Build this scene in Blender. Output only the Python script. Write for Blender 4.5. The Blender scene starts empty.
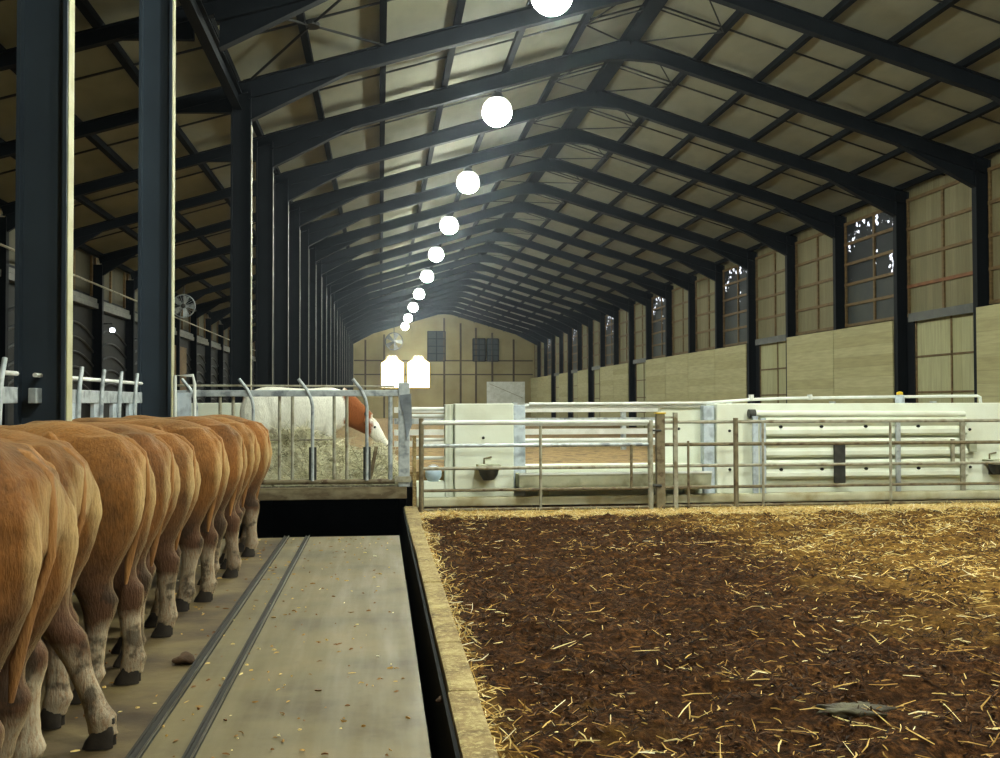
import bpy, bmesh, math, random
import numpy as np
from mathutils import Vector, Matrix
random.seed(7); RNG = np.random.default_rng(11)
SC = bpy.context.scene; COL = SC.collection
PI = math.pi

# ------------------------------------------------------------------ materials
def lin(c):
    r = []
    for v in c:
        v = v / 255.0
        r.append(v / 12.92 if v <= 0.04045 else ((v + 0.055) / 1.055) ** 2.4)
    return (r[0], r[1], r[2], 1.0)

def new_mat(name):
    m = bpy.data.materials.new(name); m.use_nodes = True
    nt = m.node_tree; nt.nodes.clear()
    out = nt.nodes.new('ShaderNodeOutputMaterial'); b = nt.nodes.new('ShaderNodeBsdfPrincipled')
    nt.links.new(b.outputs[0], out.inputs[0])
    return m, nt, b

def N(nt, t, **kw):
    n = nt.nodes.new(t)
    for k, v in kw.items():
        if hasattr(n, k): setattr(n, k, v)
        else: n.inputs[k].default_value = v
    return n

def ramp(nt, fac, stops):
    r = nt.nodes.new('ShaderNodeValToRGB'); e = r.color_ramp.elements
    while len(e) < len(stops): e.new(0.5)
    for i, (p, c) in enumerate(stops):
        e[i].position = p; e[i].color = c if len(c) == 4 else lin(c)
    nt.links.new(fac, r.inputs[0]); return r.outputs[0]

def mixc(nt, fac, a, b, mode='MIX'):
    n = nt.nodes.new('ShaderNodeMix'); n.data_type = 'RGBA'; n.blend_type = mode
    for s, v in ((n.inputs[0], fac), (n.inputs[6], a), (n.inputs[7], b)):
        if hasattr(v, 'is_output'): nt.links.new(v, s)
        elif isinstance(v, (int, float)): s.default_value = v
        else: s.default_value = v if len(v) == 4 else lin(v)
    return n.outputs[2]

def coords(nt, scale=(1, 1, 1), kind='Object'):
    tc = nt.nodes.new('ShaderNodeTexCoord'); mp = nt.nodes.new('ShaderNodeMapping')
    mp.inputs['Scale'].default_value = scale
    nt.links.new(tc.outputs[kind], mp.inputs[0]); return mp.outputs[0]

def noise(nt, vec, scale, detail=4, rough=0.55, out=0):
    n = N(nt, 'ShaderNodeTexNoise'); n.inputs['Scale'].default_value = scale
    n.inputs['Detail'].default_value = detail; n.inputs['Roughness'].default_value = rough
    nt.links.new(vec, n.inputs['Vector']); return n.outputs[out]

def bump(nt, b, h, strength=0.3, dist=0.02):
    n = N(nt, 'ShaderNodeBump'); n.inputs['Strength'].default_value = strength; n.inputs['Distance'].default_value = dist
    nt.links.new(h, n.inputs['Height']); nt.links.new(n.outputs[0], b.inputs['Normal'])

def mat(name, c1, c2=None, rough=0.7, metal=0.0, scale=3.0, stretch=(1, 1, 1), bmp=0.0, c3=None, spec=0.4, bscale=None):
    m, nt, b = new_mat(name)
    b.inputs['Roughness'].default_value = rough; b.inputs['Metallic'].default_value = metal
    b.inputs['Specular IOR Level'].default_value = spec
    c2 = c2 or tuple(min(255, v * 0.8) for v in c1)
    v = coords(nt, stretch); f = noise(nt, v, scale)
    st = [(0.36, c1), (0.64, c2)] if c3 is None else [(0.34, c1), (0.5, c2), (0.66, c3)]
    nt.links.new(ramp(nt, f, st), b.inputs['Base Color'])
    if bmp: bump(nt, b, noise(nt, v, bscale or scale * 5), bmp)
    return m

def emit(name, c, strength):
    m = bpy.data.materials.new(name); m.use_nodes = True; nt = m.node_tree; nt.nodes.clear()
    out = nt.nodes.new('ShaderNodeOutputMaterial'); e = nt.nodes.new('ShaderNodeEmission')
    e.inputs[0].default_value = lin(c); e.inputs[1].default_value = strength
    nt.links.new(e.outputs[0], out.inputs[0]); return m

STEEL = mat('dark_painted_steel', (11, 15, 20), (16, 20, 25), 0.75, 0, 2.0, spec=0.15)
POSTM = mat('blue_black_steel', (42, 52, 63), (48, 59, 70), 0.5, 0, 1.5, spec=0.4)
PURLIN = mat('purlin_steel', (14, 16, 18), (20, 22, 24), 0.85, 0, 2.0, spec=0.08)
SEAM = mat('dark_rod', (18, 19, 19), (26, 27, 26), 0.7)
GALV = mat('galvanised_steel', (160, 168, 172), (190, 196, 198), 0.42, 0.2, 6, c3=(128, 134, 140), bmp=0.05)
GALVD = mat('weathered_galvanised_steel', (140, 134, 112), (166, 162, 142), 0.55, 0.1, 5, c3=(112, 98, 72), bmp=0.08)
RUSTY = mat('rusty_pipe', (104, 92, 66), (126, 114, 88), 0.7, 0.0, 7, c3=(80, 62, 40), bmp=0.1)
WPIPE = mat('white_pipe', (232, 234, 230), (210, 212, 204), 0.4, 0, 3)
PALEBLUE = mat('pale_galvanised_plate', (184, 196, 208), (202, 212, 220), 0.4, 0.0, 6, c3=(160, 170, 180))
CONCW = mat('white_concrete', (235, 240, 226), (228, 232, 215), 0.75, 0, 1.3, c3=(216, 218, 198), bmp=0.06, bscale=18)
CONCG = mat('greenish_concrete', (170, 173, 146), (186, 188, 162), 0.8, 0, 3, c3=(150, 150, 124), bmp=0.1)
PLINTH = mat('splashed_concrete', (206, 203, 176), (190, 184, 152), 0.85, 0, 2.4, c3=(164, 150, 112), bmp=0.12)
WOODP = None
BROWNW = mat('brown_timber', (112, 90, 54), (92, 72, 42), 0.75, 0, 4, (1, 1, 4))
REDW = mat('reddish_timber', (128, 84, 48), (108, 66, 38), 0.75, 0, 4)
PLANK = mat('dirty_plank', (118, 104, 78), (90, 76, 54), 0.9, 0, 5, (0.4, 1, 1), bmp=0.3, c3=(136, 124, 96))
BLACK = mat('black_rubber', (22, 22, 22), (34, 33, 30), 0.8)
PIT = mat('wet_shade_dark_concrete', (14, 13, 11), (20, 18, 15), 0.9, spec=.2)  # near black: pit shade put into the colour, also the wet curb face
HOOF = mat('dark_hoof', (52, 44, 36), (34, 28, 24), 0.6, bmp=0.1, scale=14)
RAILD = mat('dark_steel_guide', (30, 27, 21), (46, 41, 32), 0.8, 0.0, 20, (1, .2, 1), bmp=0.1)
RAILB = mat('worn_steel_edge', (150, 148, 136), (100, 96, 84), 0.35, 0.7, 8, (1, .15, 1))
YELLOW = mat('yellow_cap', (224, 190, 50), (200, 168, 40), 0.5)
DUNG = mat('dung', (84, 60, 36), (60, 42, 26), 0.9, bmp=0.4, scale=12)
IRON = mat('cast_iron', (52, 52, 50), (74, 74, 70), 0.6, 0.3, 8)
LAMPB = mat('lamp_housing', (90, 94, 98), (110, 114, 118), 0.4, 0.5)
TORN = mat('bent_sheet_steel', (150, 158, 168), (120, 128, 138), 0.4, 0.5, 8)
REFL = mat('dull_reflection', (44, 47, 47), (34, 36, 36), .5)
TRACK = mat('dull_track', (84, 86, 80), (66, 68, 64), .6)
SHUT = mat('dull_shutter', (92, 92, 80), (72, 72, 62), .6)
CREAM = mat('cream_lamplit_face', (190, 186, 150), (172, 166, 126), .6, 0, 5)  # cream tone carries the lamplight on the near posts' flanges
BUCKET = mat('pale_blue_plastic', (196, 214, 226), (176, 196, 212), 0.4, 0, 6)
HAYM = None
def lamp_mat():
    # a diffusing globe: full glow downwards, weak through the shaded top
    m = emit('lamp_light', (244, 252, 238), 1.0); nt = m.node_tree; e = [n for n in nt.nodes if n.type == 'EMISSION'][0]
    g = nt.nodes.new('ShaderNodeNewGeometry'); sp = nt.nodes.new('ShaderNodeSeparateXYZ'); nt.links.new(g.outputs['Normal'], sp.inputs[0])
    r = N(nt, 'ShaderNodeMapRange'); r.inputs['From Min'].default_value = .02; r.inputs['From Max'].default_value = -.65; r.inputs['To Min'].default_value = 3.0; r.inputs['To Max'].default_value = 290.0
    nt.links.new(sp.outputs[2], r.inputs['Value']); nt.links.new(r.outputs[0], e.inputs[1]); return m
LAMP = lamp_mat()
DAYLIGHT = emit('daylit_opening', (255, 252, 238), 5.0)
SMALL = emit('small_lamp', (240, 246, 255), 5.0)

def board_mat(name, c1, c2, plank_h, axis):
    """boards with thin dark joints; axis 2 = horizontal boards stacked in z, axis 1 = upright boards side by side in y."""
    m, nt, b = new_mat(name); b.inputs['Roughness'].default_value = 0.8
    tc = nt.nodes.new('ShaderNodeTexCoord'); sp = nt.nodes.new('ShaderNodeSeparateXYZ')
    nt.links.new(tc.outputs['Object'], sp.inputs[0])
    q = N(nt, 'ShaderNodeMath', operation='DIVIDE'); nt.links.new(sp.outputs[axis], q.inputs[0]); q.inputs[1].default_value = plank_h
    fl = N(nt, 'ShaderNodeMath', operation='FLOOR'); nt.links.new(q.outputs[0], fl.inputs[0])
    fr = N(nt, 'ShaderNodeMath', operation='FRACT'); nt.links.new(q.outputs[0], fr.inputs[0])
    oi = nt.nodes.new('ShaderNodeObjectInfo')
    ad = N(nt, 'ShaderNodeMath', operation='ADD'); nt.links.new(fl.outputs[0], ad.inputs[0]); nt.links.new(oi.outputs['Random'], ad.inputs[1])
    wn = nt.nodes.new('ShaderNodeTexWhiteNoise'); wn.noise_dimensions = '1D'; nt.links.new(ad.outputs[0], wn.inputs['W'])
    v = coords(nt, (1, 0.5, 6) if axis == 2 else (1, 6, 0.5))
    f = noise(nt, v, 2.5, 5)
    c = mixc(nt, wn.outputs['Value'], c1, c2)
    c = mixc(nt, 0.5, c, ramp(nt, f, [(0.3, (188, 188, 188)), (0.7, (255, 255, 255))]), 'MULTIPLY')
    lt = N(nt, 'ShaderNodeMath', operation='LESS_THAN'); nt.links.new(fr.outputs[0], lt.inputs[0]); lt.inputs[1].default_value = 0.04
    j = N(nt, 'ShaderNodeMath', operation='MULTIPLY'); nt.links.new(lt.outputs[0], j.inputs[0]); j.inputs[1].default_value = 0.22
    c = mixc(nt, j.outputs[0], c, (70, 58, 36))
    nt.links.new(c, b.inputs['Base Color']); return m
TIMBER = board_mat('pale_horizontal_boards', (182, 176, 132), (164, 157, 112), 0.32, 2)
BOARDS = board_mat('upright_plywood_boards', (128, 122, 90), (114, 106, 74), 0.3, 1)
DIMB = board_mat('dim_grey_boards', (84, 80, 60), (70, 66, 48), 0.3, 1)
DOORB = board_mat('cream_door_sheet', (172, 170, 130), (162, 160, 118), 0.5, 1)
ENDB = None
def end_mat():
    m, nt, b = new_mat('end_wall_sheets'); b.inputs['Roughness'].default_value = 0.8
    v = coords(nt, (1, 1, 1)); f = noise(nt, v, 0.5, 4)
    nt.links.new(ramp(nt, f, [(0.3, (162, 150, 108)), (0.7, (138, 125, 84))]), b.inputs['Base Color']); return m
ENDB = end_mat()

def ceil_mat():
    m, nt, b = new_mat('roof_lining'); b.inputs['Roughness'].default_value = 0.85
    v = coords(nt); f = noise(nt, v, 0.45, 5); g = noise(nt, coords(nt, (1, .4, 1)), 3.0, 4)
    c = ramp(nt, f, [(0.3, (130, 129, 112)), (0.55, (123, 122, 104)), (0.75, (120, 116, 95))])
    c = mixc(nt, 0.35, c, ramp(nt, g, [(0.35, (215, 215, 212)), (0.6, (255, 255, 252))]), 'MULTIPLY')
    nt.links.new(c, b.inputs['Base Color']); return m
CEIL = ceil_mat()

def floor_mat():
    m, nt, b = new_mat('worn_alley_concrete'); b.inputs['Specular IOR Level'].default_value = 0.45
    v = coords(nt); f = noise(nt, v, 1.3, 6, 0.6); s = noise(nt, coords(nt, (3.5, 0.28, 1)), 1.6, 4)
    d = noise(nt, v, 9.0, 5, 0.7); sp = noise(nt, v, 55.0, 2)
    c = ramp(nt, f, [(0.3, (116, 101, 65)), (0.5, (102, 90, 58)), (0.68, (80, 68, 40))])
    c = mixc(nt, ramp(nt, s, [(0.45, (0, 0, 0)), (0.75, (120, 120, 120))]), c, (134, 126, 98))
    c = mixc(nt, ramp(nt, d, [(0.58, (0, 0, 0)), (0.72, (150, 150, 150))]), c, (72, 55, 28))
    c = mixc(nt, ramp(nt, sp, [(0.66, (0, 0, 0)), (0.74, (120, 120, 120))]), c, (70, 54, 32))
    nt.links.new(c, b.inputs['Base Color'])
    nt.links.new(ramp(nt, s, [(0.35, (225, 225, 225)), (0.7, (185, 185, 185))]), b.inputs['Roughness'])
    bump(nt, b, d, 0.15, 0.01); return m
FLOOR = floor_mat()

def curb_mat():
    m, nt, b = new_mat('crumbly_curb_concrete'); b.inputs['Roughness'].default_value = 0.95
    v = coords(nt); f = noise(nt, v, 5, 6, 0.65); g = noise(nt, v, 34, 5, 0.7); h = noise(nt, coords(nt, (1, .6, 1)), 1.5, 4)
    c = ramp(nt, f, [(0.3, (178, 158, 108)), (0.5, (140, 118, 74)), (0.7, (82, 60, 34))])
    c = mixc(nt, ramp(nt, g, [(0.5, (0, 0, 0)), (0.66, (190, 190, 190))]), c, (216, 198, 140))
    c = mixc(nt, ramp(nt, h, [(0.6, (0, 0, 0)), (0.7, (170, 170, 170))]), c, (92, 62, 34))
    nt.links.new(c, b.inputs['Base Color']); bump(nt, b, g, 0.5, 0.02); return m
CURB = curb_mat()

def muck_mat():
    m, nt, b = new_mat('dark_manure_bedding'); b.inputs['Roughness'].default_value = 0.95; b.inputs['Specular IOR Level'].default_value = .08
    v = coords(nt); f = noise(nt, v, 2.2, 6, 0.65); g = noise(nt, v, 22, 6, 0.7); big = noise(nt, v, 0.35, 3)
    c = ramp(nt, g, [(0.34, (26, 15, 6)), (0.5, (62, 38, 18)), (0.66, (112, 74, 38))])
    c = mixc(nt, ramp(nt, f, [(0.45, (0, 0, 0)), (0.62, (190, 190, 190))]), c, (46, 27, 12))
    # golden trampled straw towards the far right of the pen
    tc = nt.nodes.new('ShaderNodeTexCoord'); at = N(nt, 'ShaderNodeAttribute'); at.attribute_name = 'straw'
    mm = N(nt, 'ShaderNodeMath', operation='ADD'); nt.links.new(at.outputs['Fac'], mm.inputs[0]); nt.links.new(f, mm.inputs[1])
    c = mixc(nt, ramp(nt, mm.outputs[0], [(0.75, (0, 0, 0)), (1.3, (190, 190, 190))]), c, mixc(nt, ramp(nt, g, [(0.4, (0, 0, 0)), (0.6, (255, 255, 255))]), (116, 84, 36), (164, 126, 60)))
    nt.links.new(c, b.inputs['Base Color']); bump(nt, b, g, 0.9, 0.05); return m
MUCK = muck_mat()

def straw_mat(name, cols):
    m, nt, b = new_mat(name); b.inputs['Roughness'].default_value = 0.7; b.inputs['Specular IOR Level'].default_value = .2
    at = N(nt, 'ShaderNodeAttribute'); at.attribute_name = 'tone'
    n = len(cols)
    nt.links.new(ramp(nt, at.outputs['Fac'], [(i / (n - 1), c) for i, c in enumerate(cols)]), b.inputs['Base Color'])
    return m
STRAW = straw_mat('golden_straw', [(122, 82, 40), (168, 128, 62), (210, 172, 96), (238, 216, 150), (250, 240, 205)])
HAYM = straw_mat('pale_hay', [(104, 98, 70), (168, 162, 128), (212, 206, 172), (236, 230, 200), (248, 244, 224)])
HEAP = mat('matted_hay', (190, 186, 156), (212, 208, 180), 0.95, 0, 5, c3=(100, 94, 68), bmp=1.0)
BEDB = mat('brown_straw_bed', (112, 88, 50), (150, 122, 76), 0.95, 0, 3.5, c3=(80, 58, 32), bmp=0.8)

def glass_dark():
    m, nt, b = new_mat('grimy_window_pane'); b.inputs['Roughness'].default_value = 0.65; b.inputs['Specular IOR Level'].default_value = .2
    v = coords(nt); f = noise(nt, v, 1.5, 5)
    nt.links.new(ramp(nt, f, [(0.3, (50, 56, 58)), (0.7, (66, 68, 62))]), b.inputs['Base Color']); return m
PANE = glass_dark()

def glint_mat():
    # ragged gaps in the leaves outside, bright sky through them, seen in the upper panes
    m, nt, b = new_mat('pane_with_sky_gaps'); b.inputs['Roughness'].default_value = 0.65; b.inputs['Specular IOR Level'].default_value = .2
    v = coords(nt); f = noise(nt, v, 6.0, 2, 0.5); g = noise(nt, v, 1.1, 1)
    b.inputs['Base Color'].default_value = lin((36, 40, 42))
    a = N(nt, 'ShaderNodeMath', operation='MULTIPLY'); nt.links.new(f, a.inputs[0]); nt.links.new(g, a.inputs[1])
    nt.links.new(ramp(nt, a.outputs[0], [(0.355, (0, 0, 0)), (0.375, (236, 242, 255))]), b.inputs['Emission Color'])
    b.inputs['Emission Strength'].default_value = 1.3; return m
GLINT = glint_mat()

def hide(name, base, white_patch=False):
    m, nt, b = new_mat(name)
    b.inputs['Roughness'].default_value = 0.75; b.inputs['Specular IOR Level'].default_value = 0.25
    b.inputs['Sheen Weight'].default_value = 0.35; b.inputs['Sheen Roughness'].default_value = 0.4
    b.inputs['Sheen Tint'].default_value = lin((255, 226, 170))
    tc = nt.nodes.new('ShaderNodeTexCoord'); sp = nt.nodes.new('ShaderNodeSeparateXYZ'); nt.links.new(tc.outputs['Object'], sp.inputs[0])
    oi = nt.nodes.new('ShaderNodeObjectInfo')
    off = N(nt, 'ShaderNodeVectorMath', operation='SCALE'); 
    cb = nt.nodes.new('ShaderNodeCombineXYZ')
    for i in range(3): nt.links.new(oi.outputs['Random'], cb.inputs[i])
    off.inputs['Scale'].default_value = 37.0; nt.links.new(cb.outputs[0], off.inputs[0])
    ad = N(nt, 'ShaderNodeVectorMath', operation='ADD'); nt.links.new(tc.outputs['Object'], ad.inputs[0]); nt.links.new(off.outputs[0], ad.inputs[1])
    V = ad.outputs[0]
    big = noise(nt, V, 2.6, 5, 0.6)
    mp = nt.nodes.new('ShaderNodeMapping'); mp.inputs['Scale'].default_value = (9, 9, 2.2); nt.links.new(V, mp.inputs[0])
    hair = noise(nt, mp.outputs[0], 9.0, 5, 0.7)
    zz = sp.outputs[2]
    def zmask(lo, hi, amp):      # 1 above HI, 0 below LO, edge broken by noise
        q = N(nt, 'ShaderNodeMath', operation='MULTIPLY_ADD'); nt.links.new(big, q.inputs[0]); q.inputs[1].default_value = amp; nt.links.new(zz, q.inputs[2])
        r = N(nt, 'ShaderNodeMapRange'); r.inputs['From Min'].default_value = lo + amp / 2; r.inputs['From Max'].default_value = hi + amp / 2
        nt.links.new(q.outputs[0], r.inputs['Value']); return r.outputs[0]
    if white_patch:
        xx = sp.outputs[0]
        q = N(nt, 'ShaderNodeMath', operation='MULTIPLY_ADD'); nt.links.new(big, q.inputs[0]); q.inputs[1].default_value = 0.5; nt.links.new(xx, q.inputs[2])
        r1 = N(nt, 'ShaderNodeMapRange'); r1.inputs['From Min'].default_value = -1.32; r1.inputs['From Max'].default_value = -1.26; nt.links.new(q.outputs[0], r1.inputs['Value'])
        r2 = N(nt, 'ShaderNodeMapRange'); r2.inputs['From Min'].default_value = -1.72; r2.inputs['From Max'].default_value = -1.66; nt.links.new(q.outputs[0], r2.inputs['Value'])
        band = N(nt, 'ShaderNodeMath', operation='SUBTRACT'); nt.links.new(r2.outputs[0], band.inputs[0]); nt.links.new(r1.outputs[0], band.inputs[1])
        c = mixc(nt, band.outputs[0], (250, 248, 236), (150, 84, 40))
    else:
        c = ramp(nt, big, [(0.28, tuple(int(v * .66) for v in base)), (0.5, base), (0.72, tuple(min(255, int(v * 1.16)) for v in base))])
        # random tone of each animal
        r = ramp(nt, oi.outputs['Random'], [(0.0, (225, 205, 195)), (0.5, (255, 245, 235)), (1.0, (255, 255, 235))])
        c = mixc(nt, 0.8, c, r, 'MULTIPLY')
        # paler hair and painted rim light along the back of the thighs
        xr = N(nt, 'ShaderNodeMapRange'); xr.inputs['From Min'].default_value = 0.0; xr.inputs['From Max'].default_value = 0.06; nt.links.new(sp.outputs[0], xr.inputs['Value'])
        xm = N(nt, 'ShaderNodeMath', operation='MULTIPLY'); nt.links.new(xr.outputs[0], xm.inputs[0]); xm.inputs[1].default_value = 0.7
        c = mixc(nt, xm.outputs[0], c, (232, 200, 140))
        # brown soiled thighs, then pale shanks with dung splashes
        low = zmask(0.60, 0.95, 0.30)
        c = mixc(nt, low, (92, 62, 42), c)
        shank = zmask(0.36, 0.44, 0.34)
        shw = N(nt, 'ShaderNodeMapRange'); shw.inputs['From Min'].default_value = 1.0; shw.inputs['From Max'].default_value = 0.0; shw.inputs['To Min'].default_value = .25; nt.links.new(shank, shw.inputs['Value'])
        rr = N(nt, 'ShaderNodeMapRange'); rr.inputs['To Min'].default_value = .4; rr.inputs['To Max'].default_value = 1.0; nt.links.new(oi.outputs['Random'], rr.inputs['Value'])
        sf = N(nt, 'ShaderNodeMath', operation='SUBTRACT'); sf.inputs[0].default_value = 1.0; nt.links.new(shank, sf.inputs[1])
        s2 = N(nt, 'ShaderNodeMath', operation='MULTIPLY'); nt.links.new(sf.outputs[0], s2.inputs[0]); nt.links.new(rr.outputs[0], s2.inputs[1])
        c = mixc(nt, s2.outputs[0], c, mixc(nt, ramp(nt, hair, [(0.4, (0, 0, 0)), (0.62, (255, 255, 255))]), (222, 208, 180), (164, 134, 104)))
        dirt = noise(nt, V, 5.0, 4, 0.6)
        lowd = N(nt, 'ShaderNodeMapRange'); lowd.inputs['From Min'].default_value = 0.75; lowd.inputs['From Max'].default_value = 0.5; nt.links.new(zz, lowd.inputs['Value'])
        dm = N(nt, 'ShaderNodeMath', operation='MULTIPLY'); nt.links.new(lowd.outputs[0], dm.inputs[0])
        nt.links.new(ramp(nt, dirt, [(0.51, (0, 0, 0)), (0.58, (225, 225, 225))]), dm.inputs[1])
        c = mixc(nt, dm.outputs[0], c, (46, 36, 26))
    c = mixc(nt, 0.25 if white_patch else 0.6, c, ramp(nt, hair, [(0.3, (150, 140, 130)), (0.6, (255, 255, 255))]), 'MULTIPLY')
    nt.links.new(c, b.inputs['Base Color'])
    bump(nt, b, hair, 0.55, 0.02); return m
HIDE = hide('red_brown_hide', (144, 98, 46))
HIDEW = hide('white_hide_with_brown_patch', (230, 226, 210), True)
UDDER = mat('pale_udder_skin', (206, 200, 200), (190, 178, 172), 0.6, 0, 6)
TAILM = mat('tail_hair', (166, 116, 64), (128, 86, 46), 0.85, 0, 20, (1, 1, .2), bmp=0.6)
EYE = mat('dark_eye', (20, 14, 10), (26, 18, 12), 0.15)

# ------------------------------------------------------------------ mesh builder
class MB:
    def __init__(s): s.v = []; s.f = []; s.m = []
    def add(s, vs, fs, mi=0):
        o = len(s.v); s.v += [tuple(p) for p in vs]
        for f in fs: s.f.append(tuple(i + o for i in f)); s.m.append(mi)
        return s
    def box(s, x0, x1, y0, y1, z0, z1, mi=0):
        vs = [(x, y, z) for z in (z0, z1) for y in (y0, y1) for x in (x0, x1)]
        return s.add(vs, [(0, 2, 3, 1), (4, 5, 7, 6), (0, 1, 5, 4), (1, 3, 7, 5), (3, 2, 6, 7), (2, 0, 4, 6)], mi)
    def obox(s, p0, p1, w, h, up=(0, 0, 1), mi=0):
        """bar of section w x h from p0 to p1"""
        p0 = Vector(p0); p1 = Vector(p1); d = (p1 - p0).normalized(); u = Vector(up)
        a = d.cross(u).normalized(); u = a.cross(d).normalized()
        vs = [p + a * (w / 2 * i) + u * (h / 2 * j) for p in (p0, p1) for i, j in ((-1, -1), (1, -1), (1, 1), (-1, 1))]
        return s.add(vs, [(0, 1, 2, 3), (7, 6, 5, 4), (0, 4, 5, 1), (1, 5, 6, 2), (2, 6, 7, 3), (3, 7, 4, 0)], mi)
    def ibeam(s, p0, p1, h, w, up=(0, 0, 1), tf=0.022, tw=0.016, mi=0):
        p0 = Vector(p0); p1 = Vector(p1); d = (p1 - p0).normalized(); u = Vector(up)
        a = d.cross(u).normalized(); u = a.cross(d).normalized()
        W, T, Hh = w / 2, tw / 2, h / 2
        pr = [(-W, -Hh), (W, -Hh), (W, -Hh + tf), (T, -Hh + tf), (T, Hh - tf), (W, Hh - tf), (W, Hh), (-W, Hh), (-W, Hh - tf), (-T, Hh - tf), (-T, -Hh + tf), (-W, -Hh + tf)]
        n = 12; vs = [p + a * x + u * y for p in (p0, p1) for x, y in pr]
        fs = [(i, i + n, (i + 1) % n + n, (i + 1) % n) for i in range(n)]
        fs += [(0, 1, 2, 3, 10, 11), (3, 4, 9, 10), (4, 5, 6, 7, 8, 9), (23, 22, 15, 14, 13, 12), (22, 21, 16, 15), (21, 20, 19, 18, 17, 16)]
        return s.add(vs, fs, mi)
    def prism(s, poly, axis, a0, a1, mi=0):
        """poly = list of 2D points; extruded along axis"""
        def P(p, t):
            return {0: (t, p[0], p[1]), 1: (p[0], t, p[1]), 2: (p[0], p[1], t)}[axis]
        n = len(poly); vs = [P(p, a0) for p in poly] + [P(p, a1) for p in poly]
        fs = [(i, (i + 1) % n, (i + 1) % n + n, i + n) for i in range(n)] + [tuple(range(n))[::-1], tuple(range(n, 2 * n))]
        return s.add(vs, fs, mi)
    def tube(s, pts, r, n=10, mi=0, cap=True):
        pts = [Vector(p) for p in pts]; k = len(pts); rs = r if isinstance(r, (list, tuple)) else [r] * k
        vs = []; ref = None
        for i, p in enumerate(pts):
            d = (pts[min(i + 1, k - 1)] - pts[max(i - 1, 0)]).normalized()
            if ref is None: ref = Vector((0, 0, 1)) if abs(d.z) < 0.9 else Vector((1, 0, 0))
            a = d.cross(ref).normalized(); b2 = a.cross(d).normalized(); ref = b2
            vs += [p + (a * math.cos(t) + b2 * math.sin(t)) * rs[i] for t in [2 * PI * j / n for j in range(n)]]
        fs = [(i * n + j, i * n + (j + 1) % n, (i + 1) * n + (j + 1) % n, (i + 1) * n + j) for i in range(k - 1) for j in range(n)]
        if cap: fs += [tuple(range(n))[::-1], tuple(range((k - 1) * n, k * n))]
        return s.add(vs, fs, mi)
    def lathe(s, prof, c, axis=2, n=20, mi=0):
        """prof = [(r, h)...] about AXIS through c"""
        vs = []
        for r, h in prof:
            for j in range(n):
                t = 2 * PI * j / n; q = [0, 0, 0]; q[axis] = h; q[(axis + 1) % 3] = r * math.cos(t); q[(axis + 2) % 3] = r * math.sin(t)
                vs.append((c[0] + q[0], c[1] + q[1], c[2] + q[2]))
        k = len(prof); fs = [(i * n + j, i * n + (j + 1) % n, (i + 1) * n + (j + 1) % n, (i + 1) * n + j) for i in range(k - 1) for j in range(n)]
        if prof[0][0] > 1e-5: fs.append(tuple(range(n))[::-1])
        if prof[-1][0] > 1e-5: fs.append(tuple(range((k - 1) * n, k * n)))
        return s.add(vs, fs, mi)
    def build(s, name, mats, parent=None, smooth=False, bevel=0.0, origin=None):
        me = bpy.data.meshes.new(name)
        root = parent
        while root is not None and root.parent is not None: root = root.parent
        o = Vector(root.location) if root is not None else Vector(origin or (0, 0, 0))
        me.from_pydata([tuple(Vector(p) - o) for p in s.v], [], s.f)
        for m in (mats if isinstance(mats, (list, tuple)) else [mats]): me.materials.append(m)
        me.polygons.foreach_set('material_index', s.m)
        bm = bmesh.new(); bm.from_mesh(me); bmesh.ops.recalc_face_normals(bm, faces=bm.faces)
        if bevel:
            bmesh.ops.bevel(bm, geom=[e for e in bm.edges if e.calc_face_angle(0) > 0.6], offset=bevel, segments=2, affect='EDGES', profile=0.6)
        bm.to_mesh(me); bm.free()
        if smooth:
            me.polygons.foreach_set('use_smooth', [True] * len(me.polygons))
            try: me.set_sharp_from_angle(angle=0.9)
            except Exception: pass
        ob = bpy.data.objects.new(name, me); COL.objects.link(ob)
        if parent is not None: ob.parent = parent
        elif origin: ob.location = origin
        return ob

def tag(o, label=None, cat=None, group=None, kind=None):
    if label: o['label'] = label
    if cat: o['category'] = cat
    if group: o['group'] = group
    if kind: o['kind'] = kind
    return o
def thing(name, loc, label, cat, group=None, kind=None):
    o = bpy.data.objects.new(name, None); COL.objects.link(o); o.location = loc; o.empty_display_size = 0.2
    return tag(o, label, cat, group, kind)
def struct(o, label, cat): return tag(o, label, cat, kind='structure')
ORD = ['first', 'second', 'third', 'fourth', 'fifth', 'sixth', 'seventh', 'eighth', 'ninth', 'tenth', 'eleventh', 'twelfth', 'thirteenth', 'fourteenth', 'fifteenth', 'sixteenth',
       'seventeenth', 'eighteenth', 'nineteenth', 'twentieth', 'twenty-first', 'twenty-second', 'twenty-third', 'twenty-fourth', 'twenty-fifth']

# ------------------------------------------------------------------ building geometry
XR = 6.0; ZR = 10.25; SL = 0.30; XW = 15.15; XC = 14.75; XP = -2.45; PD = 0.38; XL = -8.6; YE = 100.1; YB = -7.9
FY = lambda k: {-4: 8.5, -3: 12.6}.get(k, 24.1 + 4.0 * k)
zt = lambda x: ZR - SL * abs(x - XR)
KMIN, KMAX = -4, 18

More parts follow.
